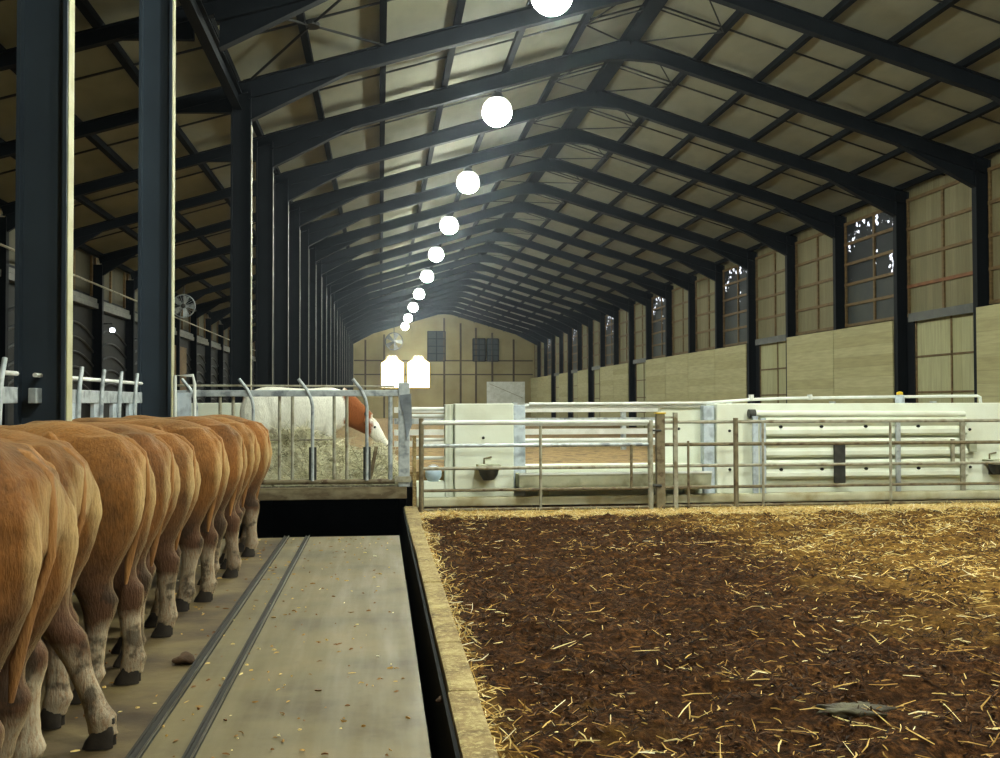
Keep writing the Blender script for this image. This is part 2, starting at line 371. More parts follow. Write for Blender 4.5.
# ground pieces
b = MB(); b.box(-1.03, 0.215, YB, 11.72, -0.3, 0.0)
struct(b.build('floor', FLOOR), 'worn tan concrete alley beside the row of cows', 'floor')
b = MB(); b.box(-9, -1.03, YB, 11.72, -0.3, -0.004); b.box(-9, -1.95, 11.72, 14.0, -0.3, -0.004)
struct(b.build('floor_stall', mat('wet_shaded_stall_concrete', (108, 93, 59), (84, 68, 41), .6, 0, 2.2, c3=(56, 42, 24), bmp=.2)), 'soiled stall floor with painted shade under the cows', 'floor')  # dark colour holds the cows' shadow as well as wet dirt
b = MB(); b.box(.5, 16, 14.9, YE, -0.4, -0.02); b.box(-9, .5, 19.5, YE, -0.4, -0.02)
struct(b.build('floor_far', BEDB), 'straw covered ground beyond the white wall', 'floor')
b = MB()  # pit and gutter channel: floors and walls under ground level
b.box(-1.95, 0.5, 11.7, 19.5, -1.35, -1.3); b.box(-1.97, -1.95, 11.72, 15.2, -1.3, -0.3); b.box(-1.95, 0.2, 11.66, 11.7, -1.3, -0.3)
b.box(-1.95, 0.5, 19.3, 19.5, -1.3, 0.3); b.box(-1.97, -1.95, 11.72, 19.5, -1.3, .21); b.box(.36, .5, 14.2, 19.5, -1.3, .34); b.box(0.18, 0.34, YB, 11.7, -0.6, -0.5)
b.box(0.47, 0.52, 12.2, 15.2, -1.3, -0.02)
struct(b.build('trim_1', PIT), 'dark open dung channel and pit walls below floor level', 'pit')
b = MB(); b.box(-9, 0.36, 14.0, 19.5, 0.2, 0.36)
struct(b.build('trim_2', PLANK, bevel=0.01), 'raised feeding platform edge above the black pit', 'ledge')
b = MB()
for y in range(YB.__int__(), 12):
    x0 = 0.325 + random.uniform(-.006, .006)
    b.box(x0, 0.475 + random.uniform(-.008, .008), y, y + 1.0, -0.5, 0.115 + random.uniform(-.008, .008))
b.box(0.32, 0.5, 12, 14.0, -0.5, 0.1)
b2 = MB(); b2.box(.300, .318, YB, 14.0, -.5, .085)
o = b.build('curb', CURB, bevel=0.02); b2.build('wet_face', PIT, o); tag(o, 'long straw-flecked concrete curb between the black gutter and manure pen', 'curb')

# walls, roof
b = MB(); b.box(XW, XW + 0.15, YB, YE, 0, zt(XW) + 0.2); struct(b.build('wall_right', BOARDS), 'boarded right side wall of the barn', 'wall')
b = MB()
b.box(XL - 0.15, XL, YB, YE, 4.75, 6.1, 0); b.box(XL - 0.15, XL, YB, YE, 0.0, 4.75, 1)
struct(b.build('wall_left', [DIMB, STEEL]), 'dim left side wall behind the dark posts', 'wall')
def gable(y0, y1): 
    p = [(XL, -0.3), (XW, -0.3), (XW, zt(XW) + .2), (XR, ZR + .2), (XL, zt(XL) + .2)]
    return MB().prism(p, 1, y0, y1)
struct(gable(YE, YE + .15).build('wall_end', ENDB), 'tan sheeted gable wall at the far end of the barn', 'wall')
struct(gable(YB - .15, YB).build('wall_rear', ENDB), 'gable wall behind the camera', 'wall')
for nm, x0, x1, lab in (('ceiling_right', XR, XW + .1, 'pale roof lining right of the ridge'), ('ceiling_left', XL - .1, XR, 'pale roof lining left of the ridge')):
    b = MB(); z0, z1 = zt(x0) + .16, zt(x1) + .16
    b.prism([(x0, z0), (x1, z1), (x1, z1 + .06), (x0, z0 + .06)], 1, YB, YE)
    c = struct(b.build(nm, CEIL), lab, 'ceiling')
    for k in range(KMIN - 2, KMAX + 1):
        y = FY(k) + 2.0; q = MB().obox((x0, y, z0 - .07), (x1, y, z1 - .07), 0.035, 0.035); q.build('sag_bar', SEAM, c)

# purlins: rails running the length of the roof, above the rafters
pur_r = [7.65, 9.16, 10.56, 12.05, 13.54, 14.9]; pur_l = [4.46, 2.98, 1.51, 0.06, -1.35, -2.75, -4.25, -5.7, -7.1, -8.45]
for lst, side in ((pur_r, 'right'), (pur_l, 'left')):
    for i, x in enumerate(lst):
        b = MB(); z = zt(x) + .08
        b.box(x - .065, x + .065, YB, YE, z - .08, z + .06)
        tag(b.build('roof_purlin', PURLIN), 'dark steel purlin along the roof, %s from the ridge on the %s slope' % (ORD[i], side), 'purlin', 'purlins under the roof lining')
b = MB(); b.box(XR - .2, XR + .2, YB, YE, ZR - .06, ZR + .1)
tag(b.build('ridge_beam', PURLIN), 'broad dark ridge beam along the very top of the roof', 'beam')

# portal frames
def portal(k, left_post=True):
    y = FY(k); n = k - KMIN
    t = thing('portal_frame', (XR, y, 0), 'dark steel portal frame spanning the barn, %s from the camera' % ORD[n], 'steel frame', 'portal frames along the barn')
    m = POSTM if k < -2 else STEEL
    # right column
    q = MB(); q.ibeam((XC + .2, y, -.02), (XC + .2, y, zt(XC) - .1), 0.4, 0.2, up=(1, 0, 0)); q.build('column', STEEL, t)
    if left_post:
        q = MB(); q.ibeam((XP - PD / 2, y, -.02), (XP - PD / 2, y, zt(XP) - .2), PD, 0.2, up=(1, 0, 0), tf=0.03, tw=0.02)
        q.box(XP - PD - .06, XP + .06, y - .16, y + .16, -.01, 0.02)
        cobj = q.build('column', m, t)
        MB().box(XP, XP + .008, y - (.07 if k < -2 else .097), y + (.07 if k < -2 else .097), .05, zt(XP) - .9).build('lit_edge_face', CREAM if k < -2 else GALVD if k == -1 else SHUT, cobj)  # pale strip paints the lamplight on the flange face
    D = 0.36
    for s in (1, -1):
        xe = XC + .3 if s > 0 else XP - .1
        q = MB(); q.ibeam((XR, y, ZR - D / 2), (xe, y, zt(xe) - D / 2), D, 0.2, tf=0.025, tw=0.02)
        # haunch: a deepening web and its flange
        xa = xe - s * (2.3 if s > 0 else 1.9); xb = XC + .02 if s > 0 else XP
        za, zb = zt(xa) - D, zt(xb) - D - 0.42
        q.prism([(xa, za + .03), (xb, zt(xb) - D + .03), (xb, zb)], 1, y - .012, y + .012)
        q.obox((xa, y, za), (xb, y, zb), 0.2, 0.025)
        # ridge gusset
        q.prism([(XR, ZR - D + .02), (XR + s * .75, zt(XR + .75) - D + .02), (XR + s * .1, ZR - D - .16), (XR, ZR - D - .16)], 1, y - .09, y + .09)
        q.build('rafter', STEEL, t)
    # lean-to rafter and outer column on the left
    q = MB(); q.ibeam((XP - .1, y, zt(XP - .1) - .12), (XL + .2, y, zt(XL + .2) - .12), .24, 0.15, tf=0.025, tw=0.02)
    q.prism([(XP - PD, zt(XP) - D), (XP - PD, zt(XP) - D - .3), (XP - PD - 1.2, zt(XP - PD - 1.2) - .22)], 1, y - .05, y + .05)
    q.prism([(XL + .3, zt(XL) - .1), (XL + .3, zt(XL) - .55), (XL + 1.4, zt(XL + 1.4) - .22)], 1, y - .05, y + .05)
    q.build('aisle_rafter', STEEL, t)
    q = MB(); q.ibeam((XL + .17, y, -.02), (XL + .17, y, zt(XL) - .2), 0.3, 0.18, up=(1, 0, 0)); q.build('outer_column', STEEL, t)
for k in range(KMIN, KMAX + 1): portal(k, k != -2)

# the beam that carries the frame whose post is missing
b = MB(); b.ibeam((XP - .25, FY(-3), zt(XP) - .45), (XP - .25, FY(-1) - .1, zt(XP) - .45), 0.34, 0.16)
tag(b.build('eaves_beam', STEEL), 'dark steel beam high between the second and third left posts', 'beam')
# star of bracing rods left, fans of rods at the ridge
t = thing('roof_brace', (-1.2, 18.1, zt(-1.2)), 'star of crossing brace rods with a dark hub, high beside the nearest left rafter', 'brace')
zc = zt(-1.2) + .0
MB().lathe([(0.0, -.03), (.16, -.03), (.16, .03), (0.0, .03)], (-1.2, 18.1, zc), n=14).build('hub', SEAM, t)
for (x, y) in ((-2.45, 20.0), (0.06, 20.0), (-2.45, 16.2), (0.06, 16.2)):
    MB().tube([(-1.2, 18.1, zc), (x, y, zt(x) - .02)], 0.025, 8).build('rod', SEAM, t)
for k in range(-1, 9):
    ym = FY(k) + 2.0; x = 7.65
    t = thing('roof_brace', (x, ym, zt(x)), 'fan of thin brace rods right of the ridge, %s bay from the camera' % ORD[k + 1], 'brace', 'ridge brace fans')
    for (xx, yy) in ((6.5, FY(k) + .1), (6.15, ym), (6.3, FY(k + 1) - .1)):
        MB().tube([(x - .03, ym, zt(x) - .0), (xx, yy, zt(xx) - .0)], 0.018, 6).build('rod', SEAM, t)
for k in range(-2, 6):
    ym = FY(k) + 2.0; x = 4.46
    t = thing('roof_brace', (x, ym, zt(x)), 'fan of thin brace rods left of the ridge, %s bay from the camera' % ORD[k + 2], 'brace', 'ridge brace fans')
    for (xx, yy) in ((5.6, FY(k) + .1), (5.8, ym), (5.7, FY(k + 1) - .1)):
        MB().tube([(x + .03, ym, zt(x) - .0), (xx, yy, zt(xx) - .0)], 0.018, 6).build('rod', SEAM, t)

# lamps
def lamp(x, y, lab, z=8.5):
    t = thing('ceiling_lamp', (x, y, z), lab, 'lamp', 'bright lamps along the roof')
    R = 0.36
    MB().tube([(x, y, z + .4), (x, y, zt(x) + .1)], 0.02, 8).build('hanging_rod', LAMPB, t)
    MB().lathe([(0.06, .46), (.12, .44), (.15, .34), (.2, .30), (.21, .27), (.0, .27)], (x, y, z), n=28).build('housing', LAMPB, t, smooth=True)
    prof = [(R * math.sin(a), -R * math.cos(a)) for a in [PI * .82 * i / 16 for i in range(17)]]
    MB().lathe(prof, (x, y, z), n=28).build('globe', LAMP, t, smooth=True)
LY = [17.3, 24.5, 32.5, 40.5, 48.5, 57.0, 66.4, 75.6, 85.4, 94.5]; LX = [2.93, 2.80, 2.78, 2.71, 2.63, 2.59, 2.50, 2.41, 2.31, 2.27]
for i, (x, y) in enumerate(zip(LX, LY)): lamp(x, y, 'round glaring white lamp under the roof, %s from the camera' % ORD[i])
lamp(2.93, 8.6, 'round white lamp above the camera, out of the picture'); lamp(2.95, 0.4, 'round white lamp behind the camera, out of the picture'); lamp(9.1, 8.0, 'added fill lamp above the pen, out of the picture'); lamp(9.1, 0.4, 'added fill lamp behind the camera on the pen side, out of the picture')  # pen-side pair is unseen, added as front fill light

# right wall bays
UP = {j: ('glass' if (j - 1) % 3 == 0 else 'board') for j in range(-2, 19)}
DOORS = (0, 3, 8, 11, 13, 15)
nwin = 0; ndoor = 0; nboard = 0; ntim = 0
for j in range(-2, 19):
    y0, y1 = FY(j) + .12, FY(j + 1) - .12; X = XW - .02
    zlo, zhi = 3.95, zt(XW) - .25
    isg = UP[j] == 'glass'
    if isg:
        nwin += 1; t = thing('window_%d' % nwin, (X, (y0 + y1) / 2, zlo), 'dark grimy high window on the right wall, %s from the camera' % ORD[nwin - 1], 'window', kind='structure')
    else:
        t = thing('boarded_panel', (X, (y0 + y1) / 2, zlo), 'boarded-up upper panel with brown battens, %s from the camera on right wall' % ORD[nboard], 'panel', 'boarded panels high on the right wall'); nboard += 1
    fr = MB(); wd = .09
    rows = 5 if isg else 4
    for i in range(rows + 1):
        z = zlo + (zhi - zlo) * i / rows
        fr.box(X - .09, X - .005, y0, y1, z - wd / 2, z + wd / 2, 1 if (not isg and j == 0 and i == 1) else 0)
    for yy in (y0 + .05, (y0 + y1) / 2 - .1 * (j % 2), y1 - .05): fr.box(X - .08, X - .005, yy - wd / 2, yy + wd / 2, zlo, zhi)
    fr.build('frame', [BROWNW, REDW], t)
    if isg:
        ym = zlo + (zhi - zlo) * 0.4
        MB().box(X - .03, X, y0, y1, zlo, ym).build('pane', PANE, t); MB().box(X - .03, X, y0, y1, ym, zhi).build('pane', GLINT, t)
    else:
        MB().box(X - .03, X, y0, y1, zlo, zhi).build('sheet', BOARDS, t)
    # lower part
    if j in DOORS:
        ndoor += 1
        t = thing('door_%d' % (ndoor + 2), (X, y0, 0), 'cream sliding door in the right wall, %s from the camera' % ORD[ndoor - 1], 'door', kind='structure')
        ya, yb = FY(j) + .15, FY(j) + 3.42
        leaf = MB().box(X - .08, X - .03, ya, yb, 0.0, 3.85).build('leaf', DOORB, t)
        f = MB()
        for yy in (ya + .04, (ya + yb) / 2 - .2, yb - .04): f.box(X - .11, X - .08, yy - .03, yy + .03, 0, 3.85)
        for z in (.9, 1.75, 2.75): f.box(X - .11, X - .08, ya, yb, z - .025, z + .025)
        f.build('batten', BROWNW, leaf)
        MB().box(X - .22, X - .01, FY(j) + .1, FY(j) + 3.55, 3.86, 3.94).box(X - .24, X - .2, FY(j) + .1, FY(j) + 3.55, 3.74, 3.98).build('track', TRACK, t)
        MB().box(X - .1, X - .01, yb + .06, y1, 0, 3.9).build('dark_jamb', STEEL, t)
    else:
        b = MB(); a0 = FY(j) + (.02 if j - 1 not in DOORS else .11); a1 = FY(j + 1) - (.02 if j + 1 not in DOORS else .11)
        b.box(XC - .05, XC - .005, a0, a1, 0.0, 3.82)
        tag(b.build('timber_panel', TIMBER, origin=(XC, a0, 0)) if False else b.build('timber_panel', TIMBER), 'pale horizontal-board timber panel low on the right wall, %s from the camera' % ORD[ntim], 'panel', 'timber panels along the right wall'); ntim += 1

# left wall bays seen between the posts
nl = 0
for j in range(-1, 14):
    y0, y1 = FY(j) + .12, FY(j + 1) - .12; X = XL + .01
    nwin += 1
    t = thing('window_%d' % nwin, (X, (y0 + y1) / 2, 1.0), 'dark opening with bars standing for reflections in the left wall, %s from the camera' % ORD[nl], 'window', kind='structure'); nl += 1
    MB().box(X, X + .03, y0, y1, 1.0, 4.3).build('pane', BLACK, t)
    for i in range(6):
        z = 1.35 + .42 * i
        pts = [(X + .06, y0 + (y1 - y0) * q / 8, z + .35 * math.sin(PI * q / 8)) for q in range(9)]
        MB().tube(pts, 0.04, 6).build('reflection_bar', REFL, t)  # curved bars stand in for reflections on the dark glass
    MB().box(X, X + .22, y0, y1, 4.32, 4.48).box(X, X + .18, y0, y1, 4.5, 4.62).build('shutter_box', SHUT, t)
    f = MB()
    for yy in (y0 + .1, (y0 + y1) / 2, y1 - .1): f.box(X, X + .06, yy - .05, yy + .05, 4.7, 5.9)
    f.build('batten', BROWNW, t)
b = MB(); b.tube([(XL + .42, 8, 4.95), (XL + .42, 90, 4.95)], 0.03, 8)
tag(b.build('wall_pipe', GALVD), 'thin pale pipe running along the left wall behind the posts', 'pipe')
b = MB(); b.box(XL + .12, XL + .18, 43.0, 46.4, 2.0, 3.9); tag(b.build('plywood_board', BROWNW), 'brown plywood board on the left wall, right of second post', 'board')
# circulation fan on the left wall
c = (-7.75, 42.0, 5.35)
t = thing('circulation_fan', c, 'round grey circulation fan high behind the second left post', 'fan')
q = MB(); q.tube([(c[0] + .45 * math.cos(a), c[1], c[2] + .45 * math.sin(a)) for a in [2 * PI * i / 32 for i in range(33)]], 0.025, 6)
for i in range(12):
    a = PI * i / 12; q.tube([(c[0] - .45 * math.cos(a), c[1] - .06, c[2] - .45 * math.sin(a)), (c[0] + .45 * math.cos(a), c[1] - .06, c[2] + .45 * math.sin(a))], 0.006, 4)
q.build('guard', GALV, t)
q = MB()
for i in range(5):
    a = 2 * PI * i / 5; d = Vector((math.cos(a), 0, math.sin(a))); e = Vector((-math.sin(a), 0.35, math.cos(a)))
    p = [Vector(c) + d * .08 - e * .04, Vector(c) + d * .41 - e * .13, Vector(c) + d * .41 + e * .11, Vector(c) + d * .08 + e * .05]
    q.add(p + [v + Vector((0, .012, 0)) for v in p], [(0, 1, 2, 3), (7, 6, 5, 4), (0, 4, 5, 1), (1, 5, 6, 2), (2, 6, 7, 3), (3, 7, 4, 0)])
q.build('blades', GALV, t)
MB().lathe([(0, -.1), (.09, -.08), (.1, .15), (0, .16)], c, axis=1, n=14).build('motor', IRON, t)
MB().tube([c, (c[0], c[1] + .1, c[2] + 1.0)], .03, 6).build('bracket', IRON, t)
for (x, y, z, lab) in ((XL + .4, 37.2, 3.55, 'tiny bright lamp on the left wall beside the second post'), (XL + .4, 32.9, 3.75, 'small bright lamp on the left wall between the first two posts')):
    t = thing('wall_lamp', (x, y, z), lab, 'lamp')
    MB().lathe([(0, -.07), (.06, -.06), (.085, 0), (.06, .06), (0, .07)], (x, y, z), n=14).build('bulb', SMALL, t, smooth=True)
    MB().tube([(x, y, z + .08), (x, y, z + .2), (XL, y, z + .2)], .025, 6).build('bracket', IRON, t)

# far gable: studs, windows, bright doors, white door, fan
wy = YE - .03
studs = [-1.4, 0.4, 6.2, 7.8, 9.3, 10.9, 13.0]
b = MB()
for x in studs: b.box(x - .09, x + .09, wy - .1, wy + .02, 0, zt(x) - .5)
for z in (4.2, 5.55): b.box(-2.5, 14.9, wy - .06, wy + .02, z - .06, z + .06)
tag(b.build('trim_3', mat('dark_stud', (84, 70, 44), (68, 56, 34), .8)), kind='structure', label='brown studs and rails on the far gable wall', cat='trim')
def far_win(x0, x1, z0, z1, lab):
    global nwin
    nwin += 1; t = thing('window_%d' % nwin, ((x0 + x1) / 2, wy, z0), lab, 'window', kind='structure')
    MB().box(x0, x1, wy - .06, wy, z0, z1).build('pane', PANE, t)
    f = MB()
    for x in (x0, (x0 + x1) / 2, x1): f.box(x - .05, x + .05, wy - .12, wy - .05, z0, z1)
    for i in range(5): z = z0 + (z1 - z0) * i / 4; f.box(x0, x1, wy - .12, wy - .05, z - .04, z + .04)
    f.build('frame', STEEL, t)
far_win(4.6, 6.3, 5.5, 8.4, 'dark window high on the far gable, left of centre')
far_win(9.0, 10.2, 5.5, 7.7, 'narrow dark window on the far gable, second from the left')
far_win(10.4, 11.5, 5.5, 7.7, 'narrow dark window on the far gable, rightmost')
for i, (x0, x1, lab) in enumerate(((0.15, 2.25, 'left one of two daylit openings on the far wall'), (2.65, 4.75, 'right one of two daylit openings on the far wall'))):
    t = thing('door_%d' % (i + 1), ((x0 + x1) / 2, wy, 0), lab, 'door', kind='structure'); xm = (x0 + x1) / 2
    MB().prism([(x0, 2.95), (x1, 2.95), (x1, 5.3), (xm + .3, 6.0), (xm - .3, 6.0), (x0, 5.3)], 1, wy - .1, wy - .04).build('opening', DAYLIGHT, t)
    f = MB(); f.box(x0 - .1, x0, wy - .16, wy, 2.9, 5.3); f.box(x1, x1 + .1, wy - .16, wy, 2.9, 5.3); f.box(x0, x1, wy - .16, wy, 2.83, 2.95); f.obox((x0, wy - .1, 5.35), (xm, wy - .1, 6.08), .12, .1); f.obox((xm, wy - .1, 6.08), (x1, wy - .1, 5.35), .12, .1)
    f.build('frame', YELLOW, t)
t = thing('door_9', (12.2, wy, 0), 'tall white sliding door at the right of the far wall', 'door', kind='structure')
MB().box(10.35, 14.1, wy - .14, wy - .05, 0, 3.5).build('leaf', WPIPE, t); MB().obox((10.6, wy - .15, 3.3), (13.9, wy - .15, 1.9), .05, .05).build('brace', GALVD, t)
c = (1.3, 96.5, 7.2)
t = thing('circulation_fan', c, 'round dark fan hanging above the bright far openings', 'fan')
q = MB(); q.tube([(c[0] + .8 * math.cos(a), c[1], c[2] + .8 * math.sin(a)) for a in [2 * PI * i / 24 for i in range(25)]], 0.06, 6); q.build('guard', IRON, t)
q = MB()
for i in range(5):
    a = 2 * PI * i / 5; d = Vector((math.cos(a), 0, math.sin(a))); e = Vector((-math.sin(a), 0.35, math.cos(a)))
    p = [Vector(c) + d * .15 - e * .1, Vector(c) + d * .75 - e * .25, Vector(c) + d * .75 + e * .2, Vector(c) + d * .15 + e * .1]
    q.add(p + [v + Vector((0, .02, 0)) for v in p], [(0, 1, 2, 3), (7, 6, 5, 4), (0, 4, 5, 1), (1, 5, 6, 2), (2, 6, 7, 3), (3, 7, 4, 0)])
q.build('blades', IRON, t); MB().tube([c, (c[0], c[1] + .2, zt(c[0]) + .1)], .05, 6).build('hanging_rod', IRON, t)
MB().lathe([(0, -.2), (.18, -.16), (.2, .25), (0, .26)], c, axis=1, n=14).build('motor', IRON, t)

# ------------------------------------------------------------------ white concrete front wall
b = MB(); b.box(1.08, 1.95, 15.0, 15.45, 0, 1.48); tag(b.build('concrete_pillar', CONCW, bevel=0.02), 'white concrete pillar behind the fence, with a drinker on it', 'pillar')
b = MB(); b.box(5.02, 15.1, 15.0, 15.5, 0, 1.47); tag(b.build('concrete_partition', CONCW, bevel=0.02), 'long white concrete wall behind the right half of the fence', 'wall')
b = MB(); b.box(4.22, 4.9, 15.22, 15.4, 0, 1.43); tag(b.build('wall_slab', CONCW, bevel=0.015), 'narrow white slab just left of the long concrete wall', 'wall slab')
b = MB(); b.box(-3.2, -1.72, 16.9, 17.05, .36, 1.5); tag(b.build('partition_panel', CONCW, bevel=0.015), 'pale panel behind the cross barrier, above the farthest cow backs', 'panel')
for x0, x1, z1, lab in ((1.955, 2.13, 1.46, 'grey-blue steel strip against the right of the concrete pillar'), (4.84, 5.01, 1.44, 'grey-blue steel strip at the left end of the long concrete wall')):
    b = MB(); b.box(x0, x1, 15.06, 15.3, 0, z1); tag(b.build('steel_strip', PALEBLUE, bevel=0.01), lab, 'post', 'steel strips beside the concrete')
b = MB(); b.box(.95, 1.07, 15.1, 15.4, 0, 1.47); b.box(.99, 1.03, 15.08, 15.1, 0, 1.47); tag(b.build('channel_post', CONCW, bevel=0.008), 'grey channel post against the left of the concrete pillar', 'post')
# low base wall under trough and plinths
b = MB(); b.box(2.14, 4.83, 15.1, 15.4, 0, .57); b.box(.5, .94, 15.1, 15.4, 0, .34)
tag(b.build('low_wall', CONCW, bevel=0.015), 'low white wall below the open middle of the partition', 'wall')
b = MB(); b.box(.5, 15.1, 14.82, 14.995, 0, .13)
tag(b.build('plinth', PLINTH, bevel=0.03), 'soiled concrete plinth along the foot of the white wall', 'plinth')
# trough
t = thing('feed_trough', (3.5, 14.85, .2), 'long greenish concrete trough below the open middle of the wall', 'trough')
q = MB(); q.prism([(14.62, .46), (14.68, .22), (15.02, .22), (15.09, .46), (15.03, .46), (14.98, .29), (14.73, .29), (14.68, .46)], 0, 1.98, 4.82)
q.box(1.98, 2.04, 14.66, 15.04, .23, .455); q.box(4.76, 4.82, 14.66, 15.04, .23, .455); q.build('basin', CONCG, t, bevel=0.006)
MB().box(1.98, 4.82, 14.61, 14.665, .455, .485).build('rim', WPIPE, t)
MB().box(2.3, 2.45, 14.9, 14.98, .13, .225).box(4.5, 4.65, 14.9, 14.98, .13, .225).build('foot', CONCG, t)
# drinkers
def drinker(x, lab):
    t = thing('drinking_bowl', (x, 14.85, .45), lab, 'drinker', 'drinking bowls on the white wall')
    MB().prism([(x - .17, .6), (x + .17, .6), (x + .15, .53), (x - .15, .53)], 1, 14.7, 14.995).build('hood', CONCG, t, bevel=0.01)
    MB().lathe([(0, -.13), (.08, -.12), (.13, -.05), (.15, .03), (.125, .03), (.1, -.04), (0, -.08)], (x, 14.83, .5), n=18).build('bowl', IRON, t, smooth=True)
    MB().box(x - .06, x + .06, 14.97, 14.999, .36, .54).build('back_plate', IRON, t)
    MB().tube([(x - .05, 14.98, .6), (x - .05, 14.98, .68), (x + .06, 14.98, .7)], .014, 6).build('pipe', RUSTY, t)
drinker(1.56, 'black drinking bowl on the concrete pillar, left of the trough'); drinker(9.42, 'black drinking bowl on the long wall near the right edge')
# guard beams on the long wall
def wbeam(x0, x1, zc, y, hh=.15):
    prof = [(-1, 0), (-.75, .045), (-.35, .045), (0, .0), (.35, .045), (.75, .045), (1, 0)]
    out = [(y - d, zc + s * hh) for s, d in prof]; inn = [(y - d + .008, zc + s * hh) for s, d in prof][::-1]
    return MB().prism(out + inn, 0, x0, x1)
for i, (zc, w) in enumerate(((1.12, 'topmost'), (.80, 'middle'), (.48, 'lowest'))):
    t = thing('guard_beam', (7.3, 14.9, zc), 'white corrugated guard beam on the long wall, %s of three' % w, 'guard beam', 'guard beams on the long wall')
    wbeam(5.75, 8.95, zc, 14.92, .14).build('beam', WPIPE if False else CONCW, t)
    q = MB()
    for x in (5.98, 6.62, 7.32, 8.16):
        if i != 1: q.lathe([(0, -.06), (.022, -.06), (.022, .02), (0, .02)], (x, 14.93, zc), axis=1, n=10)
    if i != 1: q.build('bolts', BLACK, t)
for x0, x1, z0, z1, m, lab in ((5.52, 5.6, .135, 1.28, PALEBLUE, 'pale upright bar at the left end of the guard beams'), (5.64, 5.72, .135, 1.25, PALEBLUE, 'second pale upright bar left of the guard beams'), (7.77, 7.84, .135, 1.2, GALV, 'thin grey upright in front of the guard beams'),
                            (8.81, 8.88, .135, 1.2, GALVD, 'grey upright at the right end of the guard beams'), (8.66, 8.71, .56, .92, GALVD, 'short grey upright near the right end of guard beams'), (6.79, 6.96, .27, .87, IRON, 'short dark steel channel in the middle of the guard beams')):
    b = MB(); b.box(x0, x1, 14.82, 14.865, z0, z1); tag(b.build('upright_bar', m, bevel=0.006), lab, 'bar', 'uprights of the guard beams')
t = thing('wall_rail', (7.2, 14.9, 1.31), 'thick white horizontal pipe over the guard beams', 'pipe')
MB().tube([(5.56, 14.92, 1.32), (8.93, 14.92, 1.3)], .045, 12).build('pipe', CONCW, t, smooth=True); MB().lathe([(0, -.04), (.065, -.04), (.065, .06), (0, .06)], (5.53, 14.92, 1.32), axis=0, n=14).build('end_cap', IRON, t)
for x in (5.56, 8.93): pass
q = MB(); q.box(5.62, 5.66, 14.94, 15.0, 1.28, 1.36); q.box(8.8, 8.84, 14.94, 15.0, 1.26, 1.34); q.build('bracket', GALV, t)
b = MB()
for (x, z) in ((4.42, 1.08), (4.62 + .2, .0), (5.22, 1.07), (5.22, .5), (8.99 + .06, 1.07), (9.05, .5), (1.44, 1.1)):
    if z: pass
def bolt(x, z, y, lab):
    b = MB(); b.lathe([(0, -.025), (.02, -.02), (.024, .01), (0, .01)], (x, y, z), axis=1, n=10); tag(b.build('wall_bolt', BLACK), lab, 'bolt', 'dark bolts in the white concrete')
bolt(5.22, 1.06, 15.0, 'dark bolt on the long wall, upper one near its left end'); bolt(5.22, .48, 15.0, 'dark bolt on the long wall, lower one near its left end')
bolt(9.06, 1.06, 15.0, 'dark bolt on the long wall, upper one right of the guard beams'); bolt(9.06, .48, 15.0, 'dark bolt on the long wall, lower one right of the guard beams')
bolt(1.5, .98, 15.0, 'dark bolt in the middle of the concrete pillar'); bolt(4.5, 1.09, 15.22, 'dark bolt on the narrow white slab')
b = MB(); b.box(9.0, 9.12, 14.9, 14.99, .72, .88); tag(b.build('wall_bracket', CONCG, bevel=.008), 'small grey bracket right of the guard beams', 'bracket')
# white service pipe on top of the wall
t = thing('service_pipe', (7.3, 15.1, 1.5), 'long white service pipe along the top of the right wall', 'pipe')
MB().tube([(2.2, 15.15, 1.47), (4.9, 15.15, 1.48), (5.6, 15.15, 1.53), (6.2, 15.15, 1.55), (9.28, 15.15, 1.58), (9.33, 15.15, 1.56), (9.34, 15.15, 1.46)], .024, 10).build('pipe', WPIPE, t, smooth=True)
for x in (5.62, 6.55): MB().lathe([(0, -.03), (.04, -.03), (.04, .05), (0, .05)], (x, 15.15, 1.555), n=10).build('fitting', WPIPE, t)
t = thing('pipe_valve', (7.98, 15.15, 1.47), 'small grey valve with a yellow cap on top of the right wall', 'valve')
MB().lathe([(0, 0), (.07, 0), (.07, .12), (.04, .13), (0, .13)], (7.98, 15.1, 1.47), n=12).build('body', PALEBLUE, t); MB().lathe([(0, 0), (.05, 0), (.045, .04), (0, .05)], (7.98, 15.1, 1.6), n=12).build('cap', YELLOW, t)
# rails in the open middle and the pens seen through it
def rail(name, x0, x1, y, z, r, m, lab, grp=None, mi=10):
    b = MB().tube([(x0, y, z), (x1, y, z)], r, mi); return tag(b.build(name, m, smooth=True), lab, 'rail', grp)
rail('pen_rail', 2.14, 4.83, 15.2, 1.44, .035, WPIPE, 'white rail across the open middle of the wall, topmost', 'rails in the wall openings')
rail('pen_rail', 2.14, 4.22, 15.2, 1.18, .04, WPIPE, 'white rail across the open middle of the wall, second down', 'rails in the wall openings')
rail('pen_rail', 2.14, 4.22, 15.2, .93, .03, WPIPE, 'white rail across the open middle of the wall, third down', 'rails in the wall openings')
for z, r, w in ((1.4, .03, 'topmost'), (1.3, .03, 'second down'), (.95, .025, 'third down'), (.68, .025, 'lowest')):
    rail('pen_rail', .47, .95, 15.25, z, r, WPIPE, 'white rail left of the concrete pillar, %s' % w, 'rails in the wall openings')
b = MB(); b.box(.42, 14.6, 15.52, 22.0, -.02, .46); tag(b.build('straw_bed', BEDB), 'raised brown straw bedding in the pen behind the white wall', 'bedding', kind='stuff')
t = thing('plank_fence', (7, 22.1, .46), 'white plank fence behind the far straw bedding', 'fence')
for x in np.arange(.5, 15, 2.4): MB().box(x - .05, x + .05, 22.08, 22.2, .4, 1.5).build('post', GALV, t)
